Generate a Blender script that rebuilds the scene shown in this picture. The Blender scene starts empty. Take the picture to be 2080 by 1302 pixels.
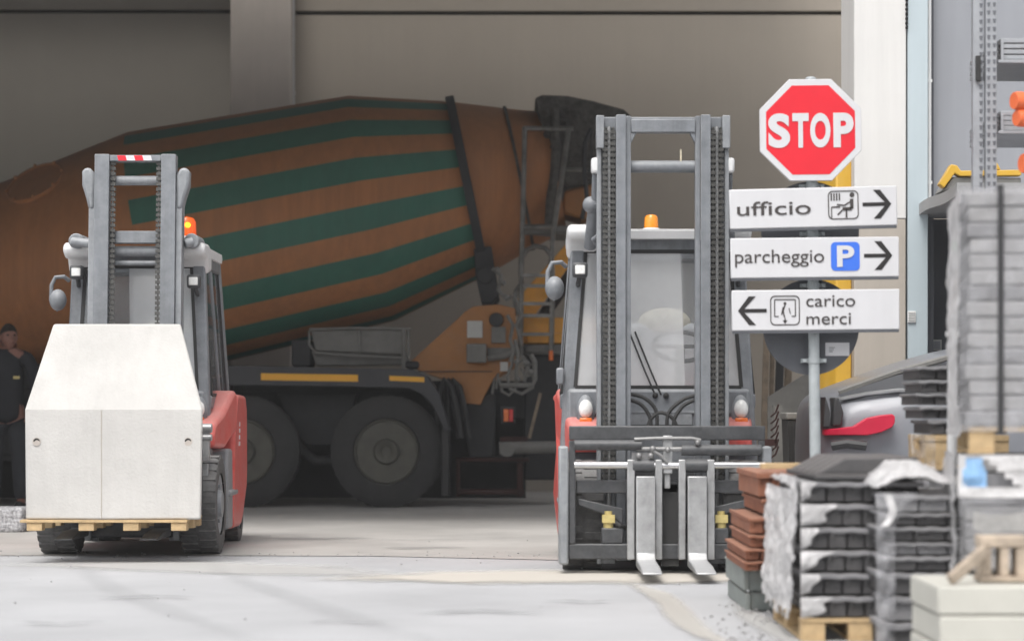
import bpy, bmesh, math, random
from mathutils import Vector, Matrix, noise as mnoise

R = math.radians
scene = bpy.context.scene
COL = scene.collection
random.seed(7)

# ------------------------------------------------------------------ camera, sky, sun, exposure
F = 5000.0            # focal length in photo pixels (photo 2080 wide)
CH = 0.95             # camera height
cam_d = bpy.data.cameras.new('camera')
cam = bpy.data.objects.new('camera', cam_d)
COL.objects.link(cam)
cam.location = (0, 0, CH)
cam.rotation_euler = (R(90), 0, 0)
cam_d.sensor_width = 36.0
cam_d.sensor_fit = 'HORIZONTAL'
cam_d.lens = F / 2080 * 36
cam_d.shift_y = (832 - 651) / 2080
cam_d.clip_end = 500
cam_d.dof.use_dof = True
cam_d.dof.focus_distance = 16.3
cam_d.dof.aperture_fstop = 1.8
scene.camera = cam

SUN_EL, SUN_AZ = R(58), R(200)      # azimuth measured clockwise from +Y: behind the camera, a little to the left
world = bpy.data.worlds.new('World')
scene.world = world
world.use_nodes = True
wn = world.node_tree.nodes
wl = world.node_tree.links
wn.clear()
sky = wn.new('ShaderNodeTexSky')
sky.sky_type = 'NISHITA'
sky.sun_disc = False
sky.sun_elevation = SUN_EL
sky.sun_rotation = SUN_AZ
sky.dust_density = 4.0
sky.air_density = 1.0
hs = wn.new('ShaderNodeHueSaturation')
hs.inputs['Saturation'].default_value = 0.22
bg = wn.new('ShaderNodeBackground')
bg.inputs['Strength'].default_value = 0.15
wo = wn.new('ShaderNodeOutputWorld')
wl.new(sky.outputs[0], hs.inputs['Color'])
wl.new(hs.outputs[0], bg.inputs[0])
wl.new(bg.outputs[0], wo.inputs[0])

sd = bpy.data.lights.new('sun', 'SUN')
sd.energy = 1.5
sd.angle = R(28)
sd.color = (1.0, 0.97, 0.93)
sun = bpy.data.objects.new('sun', sd)
COL.objects.link(sun)
sdir = Vector((math.sin(SUN_AZ) * math.cos(SUN_EL), math.cos(SUN_AZ) * math.cos(SUN_EL), math.sin(SUN_EL)))
sun.rotation_euler = (-sdir).to_track_quat('-Z', 'Y').to_euler()
sun.location = (0, -5, 20)

scene.view_settings.view_transform = 'Standard'
scene.view_settings.look = 'None'
scene.view_settings.exposure = 0.5
scene.view_settings.gamma = 1.0
scene.render.engine = 'CYCLES'
scene.cycles.use_denoising = True
scene.cycles.max_bounces = 8
scene.cycles.diffuse_bounces = 5
scene.cycles.transparent_max_bounces = 16


# ------------------------------------------------------------------ helpers
def X(px, D): return (px - 1040.0) * D / F
def Z(py, D): return CH + (832.0 - py) * D / F
def P(px, py, D): return Vector((X(px, D), D, Z(py, D)))
def ground_at(px, py):
    D = F * CH / (py - 832.0)
    return (X(px, D), D)


def lerp(a, b, t): return a + (b - a) * t


class MB:
    def __init__(s, o=(0, 0, 0), xf=None):
        s.vs, s.fs, s.ms = [], [], []
        s.o = Vector(o)
        s.xf = xf
        s.m = 0

    def v(s, p):
        p = Vector(p)
        if s.xf: p = s.xf(p)
        s.vs.append(p + s.o)
        return len(s.vs) - 1

    def f(s, ids, m=None):
        s.fs.append(list(ids))
        s.ms.append(s.m if m is None else m)

    def box(s, x0, x1, y0, y1, z0, z1, rot=None):
        c = Vector(((x0 + x1) / 2, (y0 + y1) / 2, (z0 + z1) / 2))
        ids = []
        for x in (x0, x1):
            for y in (y0, y1):
                for z in (z0, z1):
                    p = Vector((x, y, z))
                    if rot: p = c + rot @ (p - c)
                    ids.append(s.v(p))
        a = ids
        for q in ((0, 1, 3, 2), (4, 6, 7, 5), (0, 4, 5, 1), (2, 3, 7, 6), (0, 2, 6, 4), (1, 5, 7, 3)):
            s.f([a[i] for i in q])

    def bar(s, p0, p1, w, h, up=(0, 0, 1)):
        p0, p1, up = Vector(p0), Vector(p1), Vector(up)
        d = (p1 - p0).normalized()
        if abs(d.dot(up)) > 0.99: up = Vector((0, 1, 0))
        a = d.cross(up).normalized() * (w / 2)
        b = a.cross(d).normalized() * (h / 2)
        q = [s.v(p + i * a + j * b) for p in (p0, p1) for i, j in ((-1, -1), (1, -1), (1, 1), (-1, 1))]
        s.f(q[0:4]); s.f(q[4:8])
        for i in range(4):
            s.f((q[i], q[(i + 1) % 4], q[4 + (i + 1) % 4], q[4 + i]))

    def ring(s, c, d, r, n, ref=None):
        d = Vector(d).normalized()
        ref = Vector(ref) if ref else (Vector((0, 0, 1)) if abs(d.z) < 0.9 else Vector((0, 1, 0)))
        a = (ref - d * ref.dot(d)).normalized()
        b = d.cross(a)
        return [s.v(Vector(c) + a * (r * math.cos(2 * math.pi * k / n)) + b * (r * math.sin(2 * math.pi * k / n))) for k in range(n)]

    def skin(s, rings, cap=True, closed=False, m=None):
        n = len(rings[0])
        prs = list(zip(rings, rings[1:])) + ([(rings[-1], rings[0])] if closed else [])
        for A, B in prs:
            for k in range(n):
                s.f((A[k], A[(k + 1) % n], B[(k + 1) % n], B[k]), m)
        if cap and not closed:
            s.f(rings[0], m); s.f(rings[-1], m)

    def cyl(s, p0, p1, r0, r1=None, n=18, cap=True):
        r1 = r0 if r1 is None else r1
        d = Vector(p1) - Vector(p0)
        s.skin([s.ring(p0, d, r0, n), s.ring(p1, d, r1, n)], cap)

    def tube(s, pts, r, n=8, closed=False):
        pts = [Vector(p) for p in pts]
        rings, ref = [], None
        N = len(pts)
        for i, p in enumerate(pts):
            if closed:
                d = pts[(i + 1) % N] - pts[i - 1]
            else:
                d = pts[min(i + 1, N - 1)] - pts[max(i - 1, 0)]
            d.normalize()
            if ref is None:
                ref = Vector((0, 0, 1)) if abs(d.z) < 0.9 else Vector((0, 1, 0))
            ref = (ref - d * ref.dot(d)).normalized()
            rings.append(s.ring(p, d, r, n, ref))
        s.skin(rings, True, closed)

    def lathe(s, prof, o, d, n=32, cap=True):
        d = Vector(d).normalized()
        s.skin([s.ring(Vector(o) + d * t, d, max(r, 1e-4), n) for t, r in prof], cap)

    def prism(s, poly, axis, a, b):
        def mk(u, w, t):
            return {'y': (u, t, w), 'x': (t, u, w), 'z': (u, w, t)}[axis]
        A = [s.v(mk(u, w, a)) for u, w in poly]
        B = [s.v(mk(u, w, b)) for u, w in poly]
        n = len(poly)
        s.f(A); s.f(B)
        for k in range(n):
            s.f((A[k], A[(k + 1) % n], B[(k + 1) % n], B[k]))

    def ball(s, c, r, n=14, m=8):
        if not hasattr(r, '__len__'): r = (r, r, r)
        c = Vector(c)
        rings = []
        for j in range(1, m):
            th = math.pi * j / m
            rings.append([s.v(c + Vector((r[0] * math.sin(th) * math.cos(2 * math.pi * k / n), r[1] * math.sin(th) * math.sin(2 * math.pi * k / n), r[2] * math.cos(th)))) for k in range(n)])
        s.skin(rings, False)
        t, b = s.v(c + Vector((0, 0, r[2]))), s.v(c - Vector((0, 0, r[2])))
        for k in range(n):
            s.f((t, rings[0][k], rings[0][(k + 1) % n])); s.f((b, rings[-1][k], rings[-1][(k + 1) % n]))

    def sheet(s, fn, nu, nv, thick=0.0):
        ids = [[s.v(fn(i / nu, j / nv)) for j in range(nv + 1)] for i in range(nu + 1)]
        for i in range(nu):
            for j in range(nv):
                s.f((ids[i][j], ids[i + 1][j], ids[i + 1][j + 1], ids[i][j + 1]))

    def build(s, name, mats, parent=None, bevel=0.0, smooth=35, loc=None, seg=2, solid=0.0):
        me = bpy.data.meshes.new(name)
        off = Vector((0, 0, 0))
        q = parent
        while q is not None:
            off += q.location
            q = q.parent
        if loc is not None: off = Vector(loc)
        me.from_pydata([tuple(p - off) for p in s.vs], [], s.fs)
        if not isinstance(mats, (list, tuple)): mats = [mats]
        for m_ in mats: me.materials.append(m_)
        for i, p in enumerate(me.polygons): p.material_index = min(s.ms[i], len(mats) - 1)
        bm = bmesh.new(); bm.from_mesh(me)
        bmesh.ops.recalc_face_normals(bm, faces=bm.faces)
        bm.to_mesh(me); bm.free()
        if smooth:
            me.shade_smooth()
            me.set_sharp_from_angle(angle=R(smooth))
        else:
            me.shade_flat()
        ob = bpy.data.objects.new(name, me)
        COL.objects.link(ob)
        if parent is not None: ob.parent = parent
        elif loc is not None: ob.location = loc
        if solid:
            sm = ob.modifiers.new('thickness', 'SOLIDIFY'); sm.thickness = solid
        if bevel:
            bv = ob.modifiers.new('edges', 'BEVEL'); bv.width = bevel; bv.segments = seg
            bv.limit_method = 'ANGLE'; bv.angle_limit = R(40); bv.harden_normals = False
        return ob


def tag(o, label=None, cat=None, group=None, kind=None):
    if label: o['label'] = label
    if cat: o['category'] = cat
    if group: o['group'] = group
    if kind: o['kind'] = kind
    return o


def thing(name, label, cat, loc=(0, 0, 0), group=None):
    o = bpy.data.objects.new(name, None)
    COL.objects.link(o)
    o.location = loc
    o.empty_display_size = 0.2
    return tag(o, label, cat, group)


def text_part(name, body, x0, x1, z0, z1, y, mat, parent, bold=0.0, depth=0.001, roll=0.0, pivot=None):
    """flat lettering fitted to a box on the x-z plane, facing the camera side"""
    cu = bpy.data.curves.new(name, 'FONT')
    cu.body = body
    cu.offset = bold
    cu.extrude = 0.002
    tmp = bpy.data.objects.new('tmp_text', cu)
    COL.objects.link(tmp)
    dg = bpy.context.evaluated_depsgraph_get()
    me = bpy.data.meshes.new_from_object(tmp.evaluated_get(dg))
    COL.objects.unlink(tmp)
    bpy.data.objects.remove(tmp)
    xs = [v.co.x for v in me.vertices]; ys = [v.co.y for v in me.vertices]
    ax, bx_, ay, by = min(xs), max(xs), min(ys), max(ys)
    off = parent.location.copy()
    q = parent.parent
    while q is not None:
        off += q.location; q = q.parent
    cr, sr = math.cos(roll), math.sin(roll)
    pv = pivot or ((x0 + x1) / 2, (z0 + z1) / 2)
    for v in me.vertices:
        x = lerp(x0, x1, (v.co.x - ax) / (bx_ - ax)); z = lerp(z0, z1, (v.co.y - ay) / (by - ay))
        dx, dz = x - pv[0], z - pv[1]
        yy = y - (depth if v.co.z > 0 else -depth)
        v.co = Vector((pv[0] + dx * cr - dz * sr, yy, pv[1] + dx * sr + dz * cr)) - off
    me.materials.clear(); me.materials.append(mat)
    bm = bmesh.new(); bm.from_mesh(me)
    bmesh.ops.recalc_face_normals(bm, faces=bm.faces)
    bm.to_mesh(me); bm.free()
    ob = bpy.data.objects.new(name, me)
    COL.objects.link(ob)
    ob.parent = parent
    return ob


# ------------------------------------------------------------------ materials
def nn(nt, t, **kw):
    n = nt.nodes.new(t)
    for k, v in kw.items(): setattr(n, k, v)
    return n


def mat(name, col, rough=0.6, metal=0.0, var=0.12, scale=6.0, dust=0.0, dustcol=(0.42, 0.41, 0.38), bump=0.0, bscale=60.0,
        streak=0.0, spec=0.4, trans=0.0, alpha=1.0, coat=0.0):
    m = bpy.data.materials.new(name)
    m.use_nodes = True
    nt = m.node_tree
    L = nt.links
    bs = nt.nodes['Principled BSDF']
    tc = nn(nt, 'ShaderNodeTexCoord')
    n1 = nn(nt, 'ShaderNodeTexNoise'); n1.inputs['Scale'].default_value = scale; n1.inputs['Detail'].default_value = 6; n1.inputs['Roughness'].default_value = 0.65
    L.new(tc.outputs['Object'], n1.inputs['Vector'])
    rp = nn(nt, 'ShaderNodeValToRGB')
    rp.color_ramp.elements[0].position = 0.3; rp.color_ramp.elements[1].position = 0.7
    lo = [c * (1 - var) for c in col]; hi = [min(1, c * (1 + var)) for c in col]
    rp.color_ramp.elements[0].color = (*lo, 1); rp.color_ramp.elements[1].color = (*hi, 1)
    L.new(n1.outputs['Fac'], rp.inputs['Fac'])
    out = rp.outputs['Color']
    if streak:
        mp = nn(nt, 'ShaderNodeMapping'); mp.inputs['Scale'].default_value = (3.0, 3.0, 0.12)
        L.new(tc.outputs['Object'], mp.inputs['Vector'])
        n3 = nn(nt, 'ShaderNodeTexNoise'); n3.inputs['Scale'].default_value = 4.0; n3.inputs['Detail'].default_value = 8; n3.inputs['Roughness'].default_value = 0.7
        L.new(mp.outputs[0], n3.inputs['Vector'])
        r3 = nn(nt, 'ShaderNodeMapRange'); r3.inputs['From Min'].default_value = 0.35; r3.inputs['From Max'].default_value = 0.7
        r3.inputs['To Min'].default_value = 1 - streak; r3.inputs['To Max'].default_value = 1.0 + streak * 0.3
        L.new(n3.outputs['Fac'], r3.inputs['Value'])
        mx = nn(nt, 'ShaderNodeVectorMath', operation='SCALE')
        L.new(out, mx.inputs[0]); L.new(r3.outputs[0], mx.inputs['Scale'])
        out = mx.outputs[0]
    if dust:
        n2 = nn(nt, 'ShaderNodeTexNoise'); n2.inputs['Scale'].default_value = scale * 2.3; n2.inputs['Detail'].default_value = 8; n2.inputs['Roughness'].default_value = 0.75
        L.new(tc.outputs['Object'], n2.inputs['Vector'])
        ge = nn(nt, 'ShaderNodeNewGeometry')
        sx = nn(nt, 'ShaderNodeSeparateXYZ'); L.new(ge.outputs['Normal'], sx.inputs[0])
        a = nn(nt, 'ShaderNodeMapRange'); a.inputs['From Min'].default_value = 0.0; a.inputs['From Max'].default_value = 0.9
        a.inputs['To Min'].default_value = 0.0; a.inputs['To Max'].default_value = min(1.0, dust * 1.3)
        L.new(sx.outputs['Z'], a.inputs['Value'])
        b = nn(nt, 'ShaderNodeMapRange'); b.inputs['From Min'].default_value = 0.35; b.inputs['From Max'].default_value = 0.72
        b.inputs['To Min'].default_value = dust * 0.25; b.inputs['To Max'].default_value = dust
        L.new(n2.outputs['Fac'], b.inputs['Value'])
        ad = nn(nt, 'ShaderNodeMath', operation='ADD', use_clamp=True)
        L.new(a.outputs[0], ad.inputs[0]); L.new(b.outputs[0], ad.inputs[1])
        mi = nn(nt, 'ShaderNodeMix', data_type='RGBA')
        L.new(ad.outputs[0], mi.inputs[0]); L.new(out, mi.inputs[6]); mi.inputs[7].default_value = (*dustcol, 1)
        out = mi.outputs[2]
    L.new(out, bs.inputs['Base Color'])
    rr = nn(nt, 'ShaderNodeMapRange'); rr.inputs['To Min'].default_value = max(0.03, rough - 0.1); rr.inputs['To Max'].default_value = min(1, rough + 0.12)
    L.new(n1.outputs['Fac'], rr.inputs['Value']); L.new(rr.outputs[0], bs.inputs['Roughness'])
    bs.inputs['Metallic'].default_value = metal
    bs.inputs['Specular IOR Level'].default_value = spec
    bs.inputs['Transmission Weight'].default_value = trans
    bs.inputs['Alpha'].default_value = alpha
    bs.inputs['Coat Weight'].default_value = coat
    if bump:
        nb = nn(nt, 'ShaderNodeTexNoise'); nb.inputs['Scale'].default_value = bscale; nb.inputs['Detail'].default_value = 5
        L.new(tc.outputs['Object'], nb.inputs['Vector'])
        bp = nn(nt, 'ShaderNodeBump'); bp.inputs['Strength'].default_value = bump; bp.inputs['Distance'].default_value = 0.02
        L.new(nb.outputs['Fac'], bp.inputs['Height']); L.new(bp.outputs[0], bs.inputs['Normal'])
    return m


def glass(name, clear=None, film=0.5, filmcol=(0.72, 0.75, 0.78), tint=(0.75, 0.78, 0.8), slant=0.03, z0=1.0):
    """window glass with a pale film: thin dust, and on windscreens a painted sky reflection; clear=(x0,x1) thins it"""
    m = bpy.data.materials.new(name); m.use_nodes = True
    nt = m.node_tree; L = nt.links
    nt.nodes.remove(nt.nodes['Principled BSDF'])
    out = nt.nodes['Material Output']
    tr = nn(nt, 'ShaderNodeBsdfTransparent'); tr.inputs[0].default_value = (*tint, 1)
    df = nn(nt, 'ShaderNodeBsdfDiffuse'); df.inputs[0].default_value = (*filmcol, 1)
    gl = nn(nt, 'ShaderNodeBsdfGlossy'); gl.inputs['Roughness'].default_value = 0.04
    fr = nn(nt, 'ShaderNodeFresnel'); fr.inputs[0].default_value = 1.5
    tc = nn(nt, 'ShaderNodeTexCoord')
    n = nn(nt, 'ShaderNodeTexNoise'); n.inputs['Scale'].default_value = 5; n.inputs['Detail'].default_value = 6
    L.new(tc.outputs['Object'], n.inputs['Vector'])
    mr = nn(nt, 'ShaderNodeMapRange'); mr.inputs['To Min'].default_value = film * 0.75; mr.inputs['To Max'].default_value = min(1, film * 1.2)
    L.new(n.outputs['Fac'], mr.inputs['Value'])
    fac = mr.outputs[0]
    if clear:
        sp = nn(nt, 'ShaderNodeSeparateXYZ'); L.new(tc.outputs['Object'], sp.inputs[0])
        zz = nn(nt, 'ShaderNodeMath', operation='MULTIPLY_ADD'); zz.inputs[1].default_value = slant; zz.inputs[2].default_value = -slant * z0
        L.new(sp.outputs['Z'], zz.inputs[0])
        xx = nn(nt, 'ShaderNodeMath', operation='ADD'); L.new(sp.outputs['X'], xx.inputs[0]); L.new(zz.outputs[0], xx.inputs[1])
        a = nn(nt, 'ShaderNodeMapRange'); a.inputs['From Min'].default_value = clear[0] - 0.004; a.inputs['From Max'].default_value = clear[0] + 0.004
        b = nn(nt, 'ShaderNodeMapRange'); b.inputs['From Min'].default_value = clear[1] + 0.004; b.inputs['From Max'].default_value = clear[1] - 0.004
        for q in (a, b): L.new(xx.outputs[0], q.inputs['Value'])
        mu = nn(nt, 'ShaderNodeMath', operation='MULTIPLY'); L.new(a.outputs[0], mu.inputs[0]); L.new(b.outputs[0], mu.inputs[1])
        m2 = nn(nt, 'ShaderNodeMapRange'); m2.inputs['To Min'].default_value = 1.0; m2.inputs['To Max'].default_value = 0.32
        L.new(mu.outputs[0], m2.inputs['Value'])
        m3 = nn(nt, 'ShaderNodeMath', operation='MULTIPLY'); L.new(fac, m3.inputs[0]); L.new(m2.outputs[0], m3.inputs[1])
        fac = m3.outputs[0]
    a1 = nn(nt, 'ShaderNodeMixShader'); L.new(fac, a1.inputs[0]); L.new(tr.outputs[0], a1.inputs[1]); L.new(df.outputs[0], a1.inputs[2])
    a2 = nn(nt, 'ShaderNodeMixShader'); L.new(fr.outputs[0], a2.inputs[0]); L.new(a1.outputs[0], a2.inputs[1]); L.new(gl.outputs[0], a2.inputs[2])
    L.new(a2.outputs[0], out.inputs['Surface'])
    return m


def film_mat(name, col, alpha_lo, alpha_hi, rough=0.35, scale=9.0):
    """crinkled plastic film with thin and doubled-over patches"""
    m = bpy.data.materials.new(name); m.use_nodes = True
    nt = m.node_tree; L = nt.links
    bs = nt.nodes['Principled BSDF']; out = nt.nodes['Material Output']
    bs.inputs['Base Color'].default_value = (*col, 1)
    bs.inputs['Roughness'].default_value = rough
    tr = nn(nt, 'ShaderNodeBsdfTransparent')
    tc = nn(nt, 'ShaderNodeTexCoord')
    n = nn(nt, 'ShaderNodeTexNoise'); n.inputs['Scale'].default_value = scale; n.inputs['Detail'].default_value = 7; n.inputs['Roughness'].default_value = 0.7
    L.new(tc.outputs['Object'], n.inputs['Vector'])
    mr = nn(nt, 'ShaderNodeMapRange'); mr.inputs['From Min'].default_value = 0.35; mr.inputs['From Max'].default_value = 0.65
    mr.inputs['To Min'].default_value = alpha_lo; mr.inputs['To Max'].default_value = alpha_hi
    L.new(n.outputs['Fac'], mr.inputs['Value'])
    mx = nn(nt, 'ShaderNodeMixShader'); L.new(mr.outputs[0], mx.inputs[0]); L.new(tr.outputs[0], mx.inputs[1]); L.new(bs.outputs[0], mx.inputs[2])
    nb = nn(nt, 'ShaderNodeBump'); nb.inputs['Strength'].default_value = 0.6; nb.inputs['Distance'].default_value = 0.02
    L.new(n.outputs['Fac'], nb.inputs['Height']); L.new(nb.outputs[0], bs.inputs['Normal'])
    L.new(mx.outputs[0], out.inputs['Surface'])
    return m


def emit(name, col, strength):
    m = bpy.data.materials.new(name); m.use_nodes = True
    bs = m.node_tree.nodes['Principled BSDF']
    bs.inputs['Base Color'].default_value = (*col, 1)
    bs.inputs['Emission Color'].default_value = (*col, 1)
    bs.inputs['Emission Strength'].default_value = strength
    return m


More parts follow.
